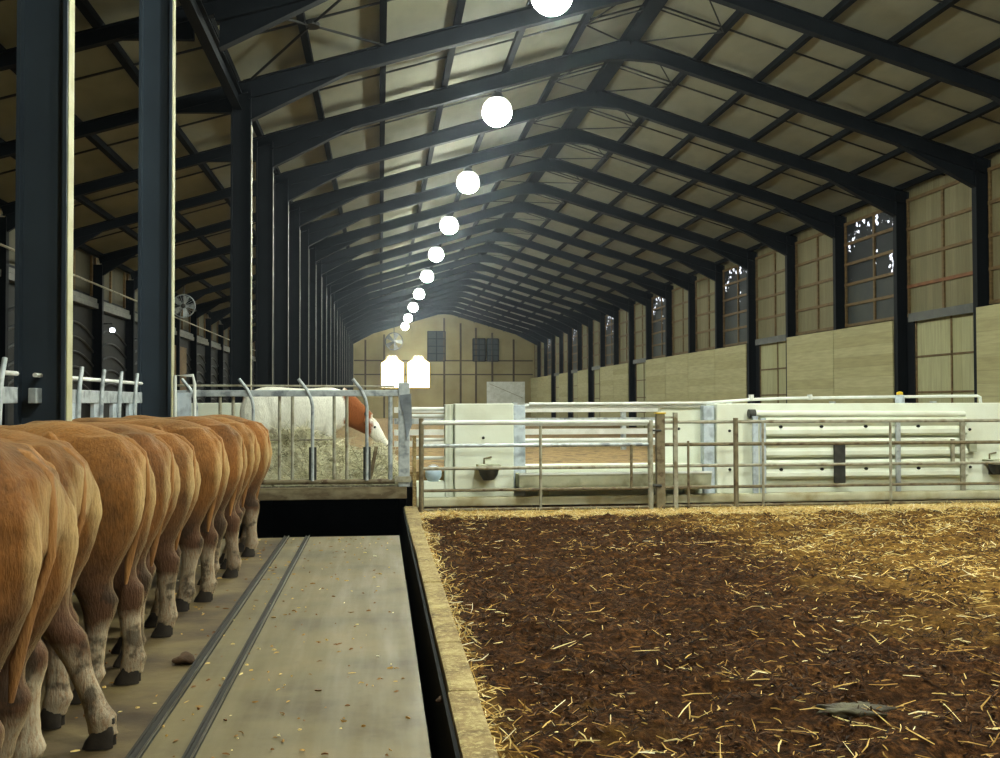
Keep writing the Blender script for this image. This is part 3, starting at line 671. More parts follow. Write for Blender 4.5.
for z in (.62, .86, 1.1, 1.34): MB().box(.3, 15.1, 22.03, 22.075, z - .06, z + .06).build('plank', WPIPE if z != 1.1 else GALV, t)
# pale ball shaped tub left of pillar
t = thing('plastic_tub', (.78, 14.98, .36), 'round pale blue tub on the ledge left of the pillar', 'tub')
MB().lathe([(0, -.1), (.075, -.1), (.12, -.03), (.125, .04), (.09, .1), (.03, .125), (0, .125)], (.78, 15.2, .44), n=20).build('body', BUCKET, t, smooth=True)
MB().tube([(.78 + .1 * math.cos(a), 15.2, .5 + .08 * math.sin(a)) for a in [PI * i / 10 for i in range(11)]], .006, 5).build('handle', GALV, t)

# ------------------------------------------------------------------ pen fence and gate
YF = 14.1
t = thing('fence_gate', (2.2, YF, 0), 'five-rail pipe gate in front of the concrete pillar and trough', 'gate')
q = MB(); q.tube([(.56, YF, -.1), (.56, YF, 1.28)], .034, 12).build('stile', RUSTY, t, smooth=True)
MB().tube([(3.76, YF, .0), (3.76, YF, 1.24)], .04, 12).build('stile', GALVD, t, smooth=True)
for z, m, r in ((1.22, WPIPE, .034), (.905, GALV, .026), (.595, GALVD, .024), (.295, RUSTY, .022), (.03, RUSTY, .02)):
    MB().tube([(.56, YF, z), (3.76, YF, z)], r, 10).build('rail', m, t, smooth=True)
MB().tube([(2.2, YF - .03, .02), (2.2, YF - .03, 1.17)], .02, 8).build('brace', GALVD, t, smooth=True); MB().tube([(3.48, YF - .03, .3), (3.48, YF - .03, .9)], .02, 8).build('brace', RUSTY, t, smooth=True)
t = thing('gate_post', (3.9, YF, 0), 'thick brown gate post with a yellow top, centre of the fence', 'post')
MB().box(3.84, 3.96, YF - .05, YF + .05, -.12, 1.33).build('post', RUSTY, t, bevel=.008); MB().box(3.83, 3.97, YF - .06, YF + .06, 1.33, 1.35).build('cap', YELLOW, t)
MB().tube([(3.76, YF, .33), (3.9, YF - .07, .33)], .02, 6).build('hinge', IRON, t); MB().tube([(3.78, YF - .06, 1.1), (3.9, YF - .06, 1.1)], .015, 6).build('latch', IRON, t)
t = thing('pipe_fence', (7, YF, 0), 'long five-rail pipe fence in front of the long white wall', 'fence')
MB().box(4.09, 4.15, YF - .03, YF + .03, -.12, 1.35).build('post', GALVD, t, bevel=.005)
MB().tube([(4.29, YF - .05, -.1), (4.29, YF - .05, .95)], .018, 8).build('post', RUSTY, t)
MB().tube([(4.98, YF - .05, -.1), (4.98, YF - .05, 1.27)], .035, 10).build('post', RUSTY, t, smooth=True)
for x, z0, z1 in ((5.38, -.1, 1.2), (7.28, -.1, 1.2)): MB().tube([(x, YF - .04, z0), (x, YF - .04, z1)], .02, 8).build('post', GALVD, t, smooth=True)
MB().tube([(9.9, YF - .05, -.1), (9.9, YF - .05, 1.27)], .035, 10).build('post', RUSTY, t, smooth=True)
for z, m, r in ((1.215, GALVD, .024), (.90, RUSTY, .026), (.60, GALVD, .022), (.30, RUSTY, .022), (.04, RUSTY, .02)):
    MB().tube([(3.97, YF, z), (14.6, YF, z)], r, 10).build('rail', m, t, smooth=True)
for z in (1.28, 1.12): MB().box(3.96, 4.12, YF - .02, YF + .02, z - .015, z + .015).build('tie', GALVD, t)
# galvanised end post of the cross barrier, with a thin pale post beside it
t = thing('end_post', (.335, 14.1, 0), 'tall galvanised box post with torn sheet, right end of cross barrier', 'post')
MB().box(.25, .40, 14.03, 14.17, .36, 1.77).build('post', GALV, t, bevel=.01)
MB().add([(.27, 14.02, 1.6), (.42, 14.0, 1.62), (.43, 14.01, 1.2), (.36, 14.0, 1.0), (.33, 14.015, 1.25), (.27, 14.015, 1.5)] + [(.27, 14.028, 1.6), (.42, 14.008, 1.62), (.43, 14.018, 1.2), (.36, 14.008, 1.0), (.33, 14.023, 1.25), (.27, 14.023, 1.5)],
         [(0, 1, 2, 3, 4, 5), (11, 10, 9, 8, 7, 6)] + [(i, i + 6, (i + 1) % 6 + 6, (i + 1) % 6) for i in range(6)]).build('torn_sheet', TORN, t)
MB().box(.2, .42, 14.01, 14.03, .42, .5).build('base_plate', GALVD, t)
b = MB(); b.box(.44, .49, 14.05, 14.12, -.02, 1.05); tag(b.build('thin_post', CURB, bevel=.006), 'thin pale dirt-caked post between end post and gate', 'post')

# ------------------------------------------------------------------ headlock barriers
t = thing('cross_barrier', (-1.2, 14.1, .36), 'galvanised headlock barrier across the far end of the cow row', 'headlock barrier')
y = 14.1
MB().box(-2.85, .25, y - .04, y + .04, 1.585, 1.67).build('top_rail', GALV, t, bevel=.01)
MB().tube([(-2.8, y + .05, 1.735), (.2, y + .05, 1.72)], .014, 8).build('upper_rod', GALVD, t)
MB().tube([(-2.85, y, .44), (.2, y, .43)], .035, 10).build('bottom_rail', RUSTY, t, smooth=True)
for i, xk in enumerate((-2.42, -1.68, -.9, -.175)):
    MB().tube([(xk - .19, y - .05, 1.82), (xk - .08, y - .05, 1.68), (xk - .02, y - .05, 1.55), (xk, y - .05, 1.45), (xk, y - .05, .45)], .022, 8).build('locking_bar', GALV, t, smooth=True)
    for dx in (-.44, -.27): MB().tube([(xk + dx, y, .43), (xk + dx, y, 1.6)], .022, 8).build('upright', GALVD, t, smooth=True)
    MB().box(xk - .05, xk + .05, y - .03, y + .03, .46, .9).build('pivot_block', IRON, t, bevel=.006)
    MB().tube([(xk - .9 if i else xk - .44, y + .02, 1.0), (xk - .44, y + .02, 1.0)], .012, 6).build('cross_bar', GALVD, t)
MB().tube([(.14, y, .43), (.14, y, 1.6)], .03, 8).build('upright', GALV, t, smooth=True)
MB().obox((-.05, y + .06, .9), (-.14, y + .06, .42), .09, .05).build('loose_board', PLANK, t)

for n, (ya, yb, lab) in enumerate(((8.35, 11.95, 'headlock rail with pale plates between the first and second left posts'), (4.4, 7.95, 'headlock rail left of the nearest post, cut by the picture edge'))):
    X = -2.68
    t = thing('headlock_barrier', (X, (ya + yb) / 2, 0), lab, 'headlock barrier', 'headlock rails beside the posts')
    MB().box(X - .03, X + .03, ya, yb, 1.5, 1.62).build('top_rail', GALV, t, bevel=.008); MB().tube([(X + .02, ya, 1.72), (X + .02, yb, 1.72)], .018, 8).build('upper_rod', WPIPE, t)
    MB().tube([(X, ya, .5), (X, yb, .5)], .03, 8).build('bottom_rail', GALV, t)
    for yy in [y for y in (4.5, 5.22, 5.95, 6.68, 7.42, 8.64, 9.32, 10.06, 10.74, 11.42) if ya < y < yb]:
        MB().box(X - .02, X + .02, yy - .02, yy + .16, .45, 1.5).build('plate', PALEBLUE, t, bevel=.006)
        MB().tube([(X + .05, yy + .2, 1.82), (X + .05, yy + .13, 1.66), (X + .05, yy + .1, 1.42), (X + .03, yy + .1, .5)], .02, 8).build('locking_bar', GALV, t, smooth=True)
t = thing('corner_frame', (-2.3, 12.35, 1.4), 'small pale box frame beside the second left post', 'frame')
MB().tube([(-2.36, 12.3, .1), (-2.36, 12.3, 1.82), (-2.16, 12.3, 1.82), (-2.14, 12.3, 1.72), (-2.14, 12.3, .1)], .02, 8).build('tube', WPIPE, t, smooth=True)
MB().box(-2.34, -2.18, 12.31, 12.33, .1, 1.62).build('plate', PALEBLUE, t, bevel=.004)

# ------------------------------------------------------------------ alley guide rails
for x, lab, w in ((-1.03, 'dark steel guide rail in the alley floor, nearer the cows', .055), (-.80, 'dark steel guide rail in the alley floor, farther from the cows', .045)):
    t = thing('guide_rail', (x, 6, 0), lab, 'rail', 'guide rails in the alley floor')
    MB().box(x - w / 2, x + w / 2, 1.0, 11.7, -.01, .012).box(x - w / 2, x - w / 2 + .012, 1, 11.7, .012, .022).build('bar', RAILD, t)
    MB().box(x + w / 2 - .008, x + w / 2 - .002, 1.0, 11.7, .012, .024).build('worn_edge', RAILB, t)

# ------------------------------------------------------------------ manure pen
def fbm(x, y, seed, octs=5, base=1.0):
    r = np.random.default_rng(seed); out = np.zeros_like(x); amp = 1.0
    for o in range(octs):
        for _ in range(4):
            a = r.uniform(0, 2 * PI); f = base * (2 ** o) * r.uniform(.7, 1.3); ph = r.uniform(0, 2 * PI)
            out += amp * np.sin((x * math.cos(a) + y * math.sin(a)) * f + ph + 1.3 * np.sin((x * math.sin(a) - y * math.cos(a)) * f * .7 + ph * 2)) * .25
        amp *= .55
    return out
def strawness(x, y):
    w = fbm(x, y, 5, 4, 1.4)
    ax = np.clip((x - 2.5) / 2.6, 0, 1) * np.clip((y - 5.4) / 2.4, 0, 1)
    back = np.clip((y - 12.6) / 1.2, 0, 1) * 1.0
    edge = np.clip((.66 - x) / .2, 0, 1) * .55
    return np.clip(np.maximum.reduce([ax * .8, back, edge]) + w * .22, 0, 1)
def muck_z(x, y):
    h = .01 + .035 * fbm(x, y, 3, 6, 2.2) + .042 * fbm(x, y, 9, 4, 11.0)
    h *= np.clip((x - .44) / .25, 0.0, 1)
    return h * np.clip((14.6 - y) / 1.2, .3, 1) - .055 * np.clip((y - 13.0), 0, 1)
def pen():
    xs = np.concatenate([np.linspace(.47, 4.5, 190), np.linspace(4.55, 14.7, 150)]); ys = np.concatenate([np.linspace(-1, 3.4, 30), np.linspace(3.45, 9, 250), np.linspace(9.05, 14.82, 150)])
    X, Y = np.meshgrid(xs, ys); Z = muck_z(X, Y); S = strawness(X, Y)
    nx, ny = len(xs), len(ys); vs = np.stack([X, Y, Z], -1).reshape(-1, 3)
    me = bpy.data.meshes.new('manure_bedding')
    idx = np.arange(nx * ny).reshape(ny, nx)
    f = np.stack([idx[:-1, :-1], idx[:-1, 1:], idx[1:, 1:], idx[1:, :-1]], -1).reshape(-1, 4)
    me.from_pydata(vs.tolist(), [], f.tolist()); me.materials.append(MUCK)
    a = me.attributes.new('straw', 'FLOAT', 'POINT'); a.data.foreach_set('value', S.reshape(-1).astype(np.float32))
    me.polygons.foreach_set('use_smooth', [True] * len(me.polygons))
    o = bpy.data.objects.new('manure_bedding', me); COL.objects.link(o)
    tag(o, 'dark brown lumpy manure bedding filling the pen', 'bedding', kind='stuff')
pen()
def strands(name, P, L, W, mat_, tone, lift, label, cat, bendy=.25, pitch=.25):
    n = len(P); a = RNG.uniform(0, 2 * PI, n); pt = RNG.normal(0, pitch, n)
    d = np.stack([np.cos(a) * np.cos(pt), np.sin(a) * np.cos(pt), np.sin(pt)], -1)
    s = np.stack([-np.sin(a), np.cos(a), RNG.normal(0, .4, n)], -1); s /= np.linalg.norm(s, axis=1)[:, None]
    up = np.cross(d, s); bend = RNG.normal(0, bendy, n)
    vs = []
    for t, wk in ((-.5, .6), (0, 1), (.5, .5)):
        c = P + d * (L * t)[:, None] + (s * (bend * L * (1 - (2 * t) ** 2) * .4)[:, None])
        vs.append(c - s * (W * wk / 2)[:, None]); vs.append(c + s * (W * wk / 2)[:, None]); vs.append(c + up * (W * wk * .5)[:, None])
    V = np.stack(vs, 1)  # n,9,3
    V[:, :, 2] += lift
    base = np.arange(n)[:, None] * 9
    q = []
    for k in (0, 3):
        for i0, i1 in ((0, 1), (1, 2), (2, 0)): q.append(np.concatenate([base + k + i0, base + k + i1, base + k + 3 + i1, base + k + 3 + i0], 1))
    F = np.stack(q, 1).reshape(-1, 4)
    me = bpy.data.meshes.new(name); me.from_pydata(V.reshape(-1, 3).tolist(), [], F.tolist()); me.materials.append(mat_)
    at = me.attributes.new('tone', 'FLOAT', 'POINT'); at.data.foreach_set('value', np.repeat(tone, 9).astype(np.float32))
    o = bpy.data.objects.new(name, me); COL.objects.link(o); tag(o, label, cat, kind='stuff'); return o
def scatter_straw():
    n = 150000
    x = RNG.uniform(.45, 12.5, n); y = 3.6 + (14.75 - 3.6) * RNG.uniform(0, 1, n) ** .9
    keep = (x < .9 * y + 1.2)
    S = strawness(x, y); cl = np.clip(fbm(x, y, 21, 4, 4.0) + .1, 0, 1)
    near = np.clip((5.6 - y) / 1.2, 0, 1)
    p = .022 + .085 * cl + .12 * near + .5 * S ** 1.4 * np.clip(.5 + fbm(x, y, 77, 4, 5.0), .1, 1.4)
    keep &= RNG.uniform(0, 1, n) < p
    x, y, S = x[keep], y[keep], S[keep]; n = len(x)
    P = np.stack([x, y, muck_z(x, y)], -1)
    L = RNG.lognormal(math.log(.06), .6, n).clip(.015, .32); W = RNG.uniform(.004, .011, n)
    tone = np.clip(RNG.normal(.42, .22, n) + .12 * S, 0, 1)
    strands('straw_litter', P, L, W, STRAW, tone, .008, 'golden straw pieces strewn over the dark manure', 'straw')
    # thick pale drift against the fence and along the curb
    n = 16000
    x = np.concatenate([RNG.uniform(.5, 11.5, n - 500), np.abs(RNG.normal(0, .07, 500)) + .47]); y = np.concatenate([RNG.normal(13.75, .3, n - 500).clip(13.0, 14.75), RNG.uniform(4, 14, 500)])
    P = np.stack([x, y, muck_z(x, y) + RNG.uniform(0, .05, n)], -1)
    strands('straw_drift', P, RNG.lognormal(math.log(.07), .4, n).clip(.02, .25), RNG.uniform(.004, .009, n), STRAW, np.clip(RNG.normal(.6, .2, n), 0, 1), .01, 'pale straw drift at the fence foot and beside the curb', 'straw', pitch=.45)
scatter_straw()
FIBRE = straw_mat('dark_fibres', [(30, 18, 8), (58, 36, 17), (90, 60, 30), (124, 88, 48)])
n = 90000
x = RNG.uniform(.5, 12.5, n); y = 3.6 + 11.0 * RNG.uniform(0, 1, n) ** .95; kp = (x < .9 * y + 1.2) & (fbm(x, y, 55, 4, 6.0) > -.12) & (y < 13.4); x, y = x[kp], y[kp]; n = len(x)
strands('manure_fibres', np.stack([x, y, muck_z(x, y)], -1), RNG.lognormal(math.log(.045), .4, n).clip(.015, .12), RNG.uniform(.004, .014, n), FIBRE, np.clip(RNG.normal(.4, .28, n), 0, 1), .006, 'matted brown fibres on the manure', 'manure', bendy=.5, pitch=.45)
# crumbs on the alley
n = 420
x = RNG.uniform(-1.7, .15, n); y = RNG.uniform(4.0, 11.6, n)
strands('alley_crumbs', np.stack([x, y, np.full(n, .004)], -1), RNG.uniform(.008, .045, n), RNG.uniform(.006, .018, n), STRAW, np.clip(RNG.normal(.25, .3, n), 0, 1), 0.002, 'scattered crumbs of straw and dung on the alley floor', 'crumbs', pitch=.05)
def lump(name, c, r, m, lab, cat, sq=(1, 1, .5)):
    bm = bmesh.new(); bmesh.ops.create_icosphere(bm, subdivisions=3, radius=r)
    for v in bm.verts:
        k = 1 + .22 * math.sin(v.co.x * 31 / r * .1 + v.co.y * 40) + .12 * math.sin(v.co.z * 55 + v.co.x * 70)
        v.co = Vector((v.co.x * sq[0] * k, v.co.y * sq[1] * k, v.co.z * sq[2] * k))
    me = bpy.data.meshes.new(name); bm.to_mesh(me); bm.free(); me.materials.append(m)
    me.polygons.foreach_set('use_smooth', [True] * len(me.polygons))
    o = bpy.data.objects.new(name, me); COL.objects.link(o); o.location = c; return tag(o, lab, cat)
lump('dung_clod', (-1.12, 6.15, .025), .06, DUNG, 'brown dung clod beside the nearer guide rail', 'dung', (1, 1.1, .5))
lump('manure_clod', (.3, 5.05, .05), .035, DUNG, 'dark clod caught in the black gutter edge', 'dung')
lump('slate_clod', (2.25, 4.72, .03), .17, mat('grey_green_muck', (88, 82, 56), (54, 44, 28), .7, bmp=.5, scale=9), 'grey-green flat muck clod in the near manure', 'dung', (1.0, .6, .1))

# ------------------------------------------------------------------ hay on the platform
def hay():
    xs = np.linspace(-2.9, .3, 80); ys = np.linspace(14.2, 15.4, 36); X, Y = np.meshgrid(xs, ys)
    def hz(x, y): return .37 + np.clip((y - 14.2) / .5, 0, 1) * (.46 + .24 * fbm(x, y, 31, 5, 3.4) + .15 * np.clip((-.6 - x), -.3, .6)) * np.clip((.35 - x) / .3, 0, 1)
    Z = hz(X, Y); vs = np.stack([X, Y, Z], -1).reshape(-1, 3); ny, nx = X.shape; idx = np.arange(nx * ny).reshape(ny, nx)
    f = np.stack([idx[:-1, :-1], idx[:-1, 1:], idx[1:, 1:], idx[1:, :-1]], -1).reshape(-1, 4)
    me = bpy.data.meshes.new('hay_heap'); me.from_pydata(vs.tolist(), [], f.tolist()); me.materials.append(HEAP)
    me.polygons.foreach_set('use_smooth', [True] * len(me.polygons))
    o = bpy.data.objects.new('hay_heap', me); COL.objects.link(o); tag(o, 'matted heap of hay behind the cross barrier', 'hay', kind='stuff')
    n = 9000; x = RNG.uniform(-2.85, .28, n); y = RNG.uniform(14.2, 15.4, n)
    P = np.stack([x, y, hz(x, y)], -1)
    strands('loose_hay', P, RNG.lognormal(math.log(.18), .5, n).clip(.04, .7), RNG.uniform(.004, .011, n), HAYM, np.clip(RNG.normal(.5, .24, n), 0, 1), .01, 'loose stalks of hay on the heap behind the cross barrier', 'hay', bendy=.5, pitch=.5)
hay()

# ------------------------------------------------------------------ cows (local: rump at x=0, facing -x, feet z=0)
def loft(secs, n=18, ex=2.0):
    """secs: list of rings; each ring = (centre, a-vector, b-vector)"""
    mb = MB(); k = len(secs); vs = []
    for c, a, bb in secs:
        c, a, bb = Vector(c), Vector(a), Vector(bb)
        for j in range(n):
            t = 2 * PI * j / n; ct, st = math.cos(t), math.sin(t)
            vs.append(c + a * (math.copysign(abs(ct) ** (2 / ex), ct)) + bb * (math.copysign(abs(st) ** (2 / ex), st)))
    fs = [(i * n + j, i * n + (j + 1) % n, (i + 1) * n + (j + 1) % n, (i + 1) * n + j) for i in range(k - 1) for j in range(n)]
    fs += [tuple(range(n))[::-1], tuple(range((k - 1) * n, k * n))]
    mb.add(vs, fs); return mb
def interp(tab, z):
    for (z0, *a), (z1, *c) in zip(tab[:-1], tab[1:]):
        if z <= z0 and z >= z1:
            t = (z0 - z) / (z0 - z1); return [p + (q - p) * t for p, q in zip(a, c)]
    return list(tab[-1][1:])
HIND = [  # z, rear, front, yc, ry
    (1.32, -.10, -.36, .12, .06), (1.22, -.015, -.46, .14, .105), (1.10, .035, -.51, .155, .13), (.98, .05, -.52, .165, .135), (.86, .025, -.49, .17, .125), (.76, -.015, -.44, .172, .108),
    (.68, -.055, -.38, .17, .09), (.61, -.088, -.325, .168, .074), (.555, -.09, -.285, .166, .066), (.50, -.055, -.25, .165, .061), (.44, -.065, -.225, .165, .056), (.36, -.093, -.212, .165, .049),
    (.26, -.105, -.208, .165, .045), (.18, -.105, -.212, .165, .047), (.13, -.088, -.225, .165, .056), (.085, -.115, -.235, .165, .049), (.05, -.12, -.25, .165, .05)]
FORE = [(.95, -1.14, -1.42, .15, .09), (.80, -1.17, -1.39, .155, .088), (.66, -1.195, -1.35, .155, .073), (.52, -1.208, -1.322, .15, .058), (.42, -1.198, -1.332, .15, .061), (.34, -1.21, -1.322, .15, .05),
        (.20, -1.215, -1.31, .15, .044), (.13, -1.20, -1.325, .15, .053), (.085, -1.22, -1.325, .15, .046), (.05, -1.22, -1.34, .15, .048)]
TORSO = [  # x, top, bottom, half width
    (.02, 1.20, 1.0, .10), (-.02, 1.255, .93, .17), (-.10, 1.315, .82, .222), (-.27, 1.372, .72, .262), (-.42, 1.39, .67, .272), (-.6, 1.378, .62, .285), (-.8, 1.362, .575, .302), (-1.0, 1.358, .565, .30), (-1.18, 1.378, .60, .268), (-1.33, 1.375, .66, .225), (-1.46, 1.33, .74, .175), (-1.55, 1.26, .84, .12)]
def foot(tab, side, dx, dy, mb):
    secs = []
    for z, r, f, yc, ry in tab:
        k = max(0.0, min(1.0, (.9 - z) / .85)) ** 1.2
        secs.append((((r + f) / 2 + dx * k, side * (yc + dy * k), z), ((r - f) / 2, 0, 0), (0, ry, 0)))
    q = loft(secs, 16); mb.add(q.v, q.f)
    return Vector((secs[-1][0][0], secs[-1][0][1], 0))
def cow_mesh(name, legs, head_drop, hide_m, udder, seed):
    """legs = ((dx, dy) for left hind, right hind, left fore, right fore); the cow faces -x, so its left is -y"""
    mb = MB()
    q = loft([((x, 0, (tp + bt) / 2), (0, w, 0), (0, 0, (tp - bt) / 2)) for x, tp, bt, w in TORSO], 26, 2.35); mb.add(q.v, q.f)
    feet = [foot(HIND, -1, *legs[0], mb), foot(HIND, 1, *legs[1], mb), foot(FORE, -1, *legs[2], mb), foot(FORE, 1, *legs[3], mb)]
    # hip bones and tail head
    for sy in (-1, 1):
        for c, r in (((-.40, .232 * sy, 1.305), .048), ((-.03, .085 * sy, 1.21), .04)):
            q = MB().lathe([(0, -r)] + [(r * math.sin(a), -r * math.cos(a)) for a in [PI * i / 8 for i in range(1, 8)]] + [(0, r)], c, n=12); mb.add(q.v, q.f)
    # neck and head
    hd = head_drop
    neck = [((-1.38, 0, 1.10), .30, .17), ((-1.55, 0, 1.10 - .10 * hd), .25, .135), ((-1.72, 0, 1.08 - .26 * hd), .205, .115), ((-1.88, 0, 1.06 - .42 * hd), .17, .105)]
    d = Vector((-.75, 0, -.55 * hd)).normalized(); u = Vector((-d.z, 0, d.x)); u = u if u.z > 0 else -u
    q = loft([(c, tuple(u * h), (0, w, 0)) for c, h, w in neck], 18); mb.add(q.v, q.f)
    P = Vector((-1.86, 0, 1.08 - .42 * hd)); hdir = Vector((-.62, 0, -.78)).normalized(); hu = Vector((-hdir.z * -1, 0, hdir.x * -1)); hu = Vector((-.78, 0, .62))
    hs = [(-.04, .10, .09), (.03, .135, .115), (.12, .13, .12), (.22, .105, .10), (.32, .085, .08), (.40, .075, .078), (.455, .07, .082), (.49, .045, .06)]
    q = loft([(P + hdir * t, tuple(hu * h), (0, w, 0)) for t, h, w in hs], 18, 2.2); mb.add(q.v, q.f)
    for sy in (-1, 1):  # ears
        e0 = P + Vector((.02, .10 * sy, .03)); e1 = e0 + Vector((.03, .17 * sy, .0))
        q = loft([(e0, (.02, 0, .01), (0, 0, .02)), (e0.lerp(e1, .45), (.018, 0, 0), (0, 0, .05)), (e0.lerp(e1, .8), (.015, 0, 0), (0, 0, .04)), (e1, (.006, 0, 0), (0, 0, .01))], 10); mb.add(q.v, q.f)
    if udder:
        pass
    tmp = mb.build(name, hide_m)
    md = tmp.modifiers.new('r', 'REMESH'); md.mode = 'VOXEL'; md.voxel_size = .0135
    sm = tmp.modifiers.new('s', 'SMOOTH'); sm.factor = .5; sm.iterations = 7
    dg = bpy.context.evaluated_depsgraph_get(); me = bpy.data.meshes.new_from_object(tmp.evaluated_get(dg))
    old = tmp.data; bpy.data.objects.remove(tmp); bpy.data.meshes.remove(old)
    # gentle muscle and skin unevenness
    n = len(me.vertices); co = np.zeros(n * 3); me.vertices.foreach_get('co', co); co = co.reshape(-1, 3)
    nr = np.zeros(n * 3); me.vertices.foreach_get('normal', nr); nr = nr.reshape(-1, 3)
    amp = .010 * fbm(co[:, 0] + co[:, 1] * .4, co[:, 2] + co[:, 1], 40 + seed, 3, 5.5) * np.clip((co[:, 2] - .4) / .3, .25, 1) + .0022 * fbm(co[:, 0] - co[:, 1], co[:, 2] * .7, 90 + seed, 3, 45.0)
    # groove between thigh muscles and hollow of the flank
    amp -= .030 * np.exp(-(((co[:, 0] + .60) / .10) ** 2 + ((co[:, 2] - 1.17) / .12) ** 2)) * (np.abs(co[:, 1]) > .1)
    co = co + nr * amp[:, None]
    me.vertices.foreach_set('co', co.reshape(-1)); me.polygons.foreach_set('use_smooth', [True] * len(me.polygons))
    me.materials.clear(); me.materials.append(hide_m); me.update()
    return me, feet, P, hdir
def hoof_mb(c):
    mb = MB()
    for s in (-1, 1):
        y0 = s * .026
        q = loft([((c.x - .02, c.y + y0, .0), (.066, 0, 0), (0, .026, 0)), ((c.x - .015, c.y + y0, .03), (.06, 0, 0), (0, .025, 0)), ((c.x, c.y + y0, .065), (.05, 0, 0), (0, .024, 0)), ((c.x + .005, c.y + y0, .095), (.04, 0, 0), (0, .02, 0))], 14); mb.add(q.v, q.f)
    return mb
def claw_mb(c, s): return MB().lathe([(0, -.018), (.011, -.01), (.010, .012), (0, .018)], (c.x + .042, c.y + s * .022, .115), n=8)
def make_cow(name, loc, legs, head_drop, hm, udder, seed, label, group=None, scale=1.0, rz=0.0, tail_sway=0.0):
    me, feet, P, hdir = cow_mesh('body', legs, head_drop, hm, udder, seed)
    t = thing(name, (0, 0, 0), label, 'cow', group)
    bo = bpy.data.objects.new('body', me); COL.objects.link(bo); bo.parent = t
    for c in feet:
        h = hoof_mb(c).build('hoof', HOOF, t, smooth=True)
        for sd in (-1, 1): claw_mb(c, sd).build('dew_claw', HOOF, h, smooth=True)
    pts = [(-.14, 0, 1.30), (-.06, 0, 1.28), (-.0, 0, 1.22), (.018, tail_sway * .3, 1.12), (.02, tail_sway * .6, .98), (-.035, tail_sway * .9, .80), (-.075, tail_sway, .66), (-.09, tail_sway, .54)]
    MB().tube(pts, [.024, .024, .022, .018, .015, .014, .022, .008], 10).build('tail', TAILM, t, smooth=True)
    for sy in (-1, 1):
        c = P + hdir * .13 + Vector((-.03, .112 * sy, .035)); r = .02
        MB().lathe([(0, -r)] + [(r * math.sin(a), -r * math.cos(a)) for a in [PI * i / 6 for i in range(1, 6)]] + [(0, r)], c, n=10).build('eye', EYE, t, smooth=True)
        h0 = P + Vector((.03, .06 * sy, .1)); MB().tube([h0, h0 + Vector((.0, .06 * sy, .05)), h0 + Vector((-.02, .09 * sy, .12))], [.022, .018, .006], 8).build('horn', HOOF, t, smooth=True)
    if udder:
        ub = MB(); R = .15
        ub.lathe([(0, -.15), (.05, -.145), (.10, -.11), (.135, -.04), (.14, .06), (.10, .14), (0, .15)], (-.42, 0, .62), n=18)
        for sx in (-1, 1):
            for sy in (-1, 1): ub.tube([(-.42 + .06 * sx, .06 * sy, .51), (-.42 + .06 * sx, .06 * sy, .43)], [.022, .013], 8)
        ub.build('udder', UDDER, t, smooth=True)
    t.location = loc; t.scale = (scale,) * 3; t.rotation_euler = (0, 0, rz)
    return t
def copy_cow(src, loc, label, scale=1.0, rz=0.0):
    r = src.copy(); COL.objects.link(r); r.location = loc; r['label'] = label; r.scale = (scale,) * 3; r.rotation_euler = (0, 0, rz)
    for ch in list(src.children):
        c = ch.copy(); COL.objects.link(c); c.parent = r
        for g in list(ch.children):
            d = g.copy(); COL.objects.link(d); d.parent = c
    return r
G = 'brown cows tied in a row'
va = make_cow('cow', (-1.06, 3.45, 0), ((.0, 0), (-.08, 0), (0, 0), (.05, 0)), .9, HIDE, False, 1, 'brown cow nearest the camera, cut off by the left picture edge', G, 1.035, -.02, -.03)
vb = make_cow('cow', (-1.275, 4.15, 0), ((-.04, .02), (.06, 0), (.03, 0), (-.05, 0)), 1.0, HIDE, True, 2, 'second brown cow from the camera, with pale udder between the thighs', G, 1.015, .03, .04)
vc = make_cow('cow', (-1.35, 4.86, 0), ((.34, -.02), (.02, 0), (-.04, 0), (.03, 0)), .95, HIDE, False, 3, 'third brown cow from the camera, pale hind leg stretched back', G, 1.0, -.03, -.05)
vd = make_cow('cow', (-1.24, 5.6, 0), ((-.05, 0), (.10, 0), (0, 0), (.04, 0)), 1.0, HIDE, False, 4, 'fourth brown cow from the camera, broad rounded thigh fully in view', G, 1.01, .02, .05)
ve = make_cow('cow', (-1.25, 7.05, 0), ((.05, 0), (-.06, 0), (.02, 0), (-.03, 0)), 1.0, HIDE, False, 5, 'sixth brown cow from the camera along the row', G, .985, .03, -.04)
copy_cow(va, (-1.25, 6.32, 0), 'fifth brown cow from the camera along the row', 1.0, .04)
copy_cow(vb, (-1.19, 7.88, 0), 'fourth brown cow from the far end of the row', 1.0, -.03)
copy_cow(vd, (-1.18, 8.96, 0), 'third brown cow from the far end of the row', 1.0, .0)
copy_cow(va, (-1.17, 9.76, 0), 'second-to-last brown cow in the row, before the black pit', .995, -.03)
copy_cow(ve, (-1.13, 10.5, 0), 'last brown cow in the row, standing beside the black pit', 1.0, .0)
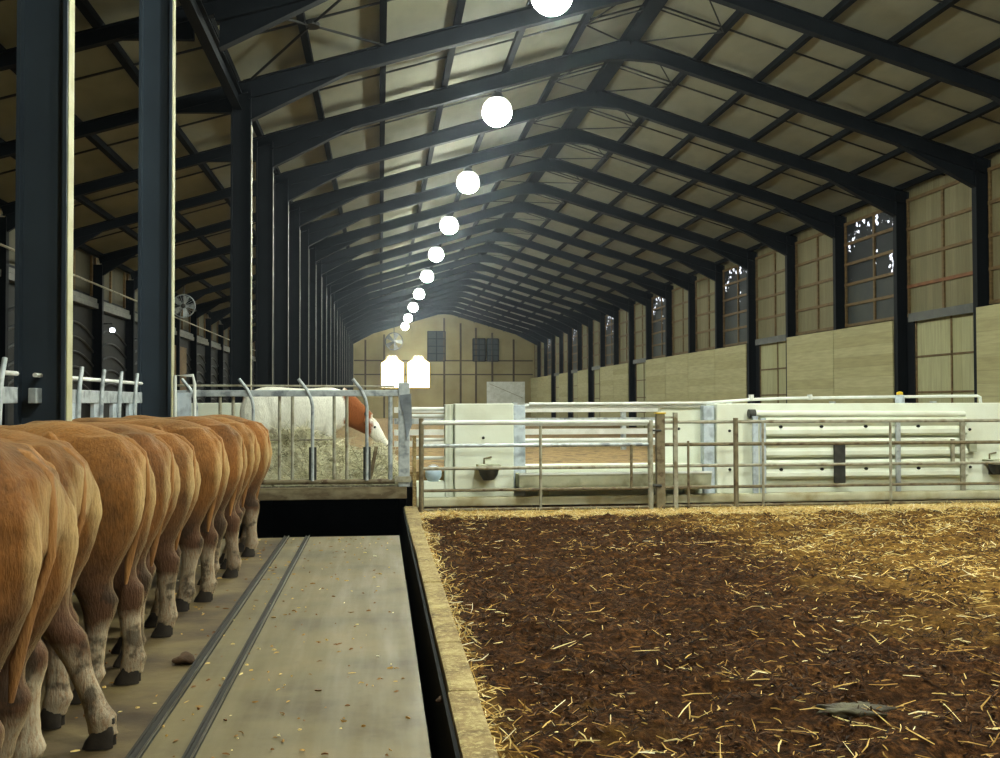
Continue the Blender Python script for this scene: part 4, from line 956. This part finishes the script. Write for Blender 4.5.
make_cow('cow', (-2.05, 16.0, .36), ((0, 0), (.05, 0), (0, 0), (0, 0)), .6, HIDEW, False, 6, 'white cow with a brown neck patch behind the hay and cross barrier', None, 1.0, PI, 0)

# ------------------------------------------------------------------ camera, world, colour
f_px, vx, vy = 1030.0, 380.0, 402.5
Yc = Vector((vx - 500, vy - 379, f_px)).normalized()         # barn axis in camera space (x right, y down, z forward)
Xc = Vector((0, 1, 0)).cross(Yc).normalized(); Zc = Yc.cross(Xc) * -1
if Zc.y > 0: Zc = -Zc
cam = bpy.data.cameras.new('camera'); co = bpy.data.objects.new('camera', cam); COL.objects.link(co)
right = Vector((Xc.x, Yc.x, Zc.x)); down = Vector((Xc.y, Yc.y, Zc.y)); fwd = Vector((Xc.z, Yc.z, Zc.z))
M = Matrix(((right.x, -down.x, -fwd.x, 0), (right.y, -down.y, -fwd.y, 0), (right.z, -down.z, -fwd.z, 1.5), (0, 0, 0, 1)))
co.matrix_world = M
cam.sensor_fit = 'HORIZONTAL'; cam.sensor_width = 36.0; cam.lens = f_px / 1000.0 * 36.0; cam.clip_start = .05; cam.clip_end = 300
SC.camera = co
w = bpy.data.worlds.new('world'); SC.world = w; w.use_nodes = True
w.node_tree.nodes['Background'].inputs[0].default_value = lin((190, 205, 225)); w.node_tree.nodes['Background'].inputs[1].default_value = 0.4
# thin dust haze that hangs in the barn air
vs = w.node_tree.nodes.new('ShaderNodeVolumeScatter'); vs.inputs['Density'].default_value = .00045; vs.inputs['Anisotropy'].default_value = .86
vs.inputs['Color'].default_value = lin((225, 238, 255)); w.node_tree.links.new(vs.outputs[0], w.node_tree.nodes['World Output'].inputs['Volume'])
SC.view_settings.view_transform = 'Standard'; SC.view_settings.look = 'None'; SC.view_settings.gamma = 1.0; SC.view_settings.use_curve_mapping = False
SC.view_settings.exposure = 1.0
SC.cycles.use_denoising = True; SC.cycles.max_bounces = 8; SC.cycles.diffuse_bounces = 5; SC.cycles.sample_clamp_indirect = 8.0
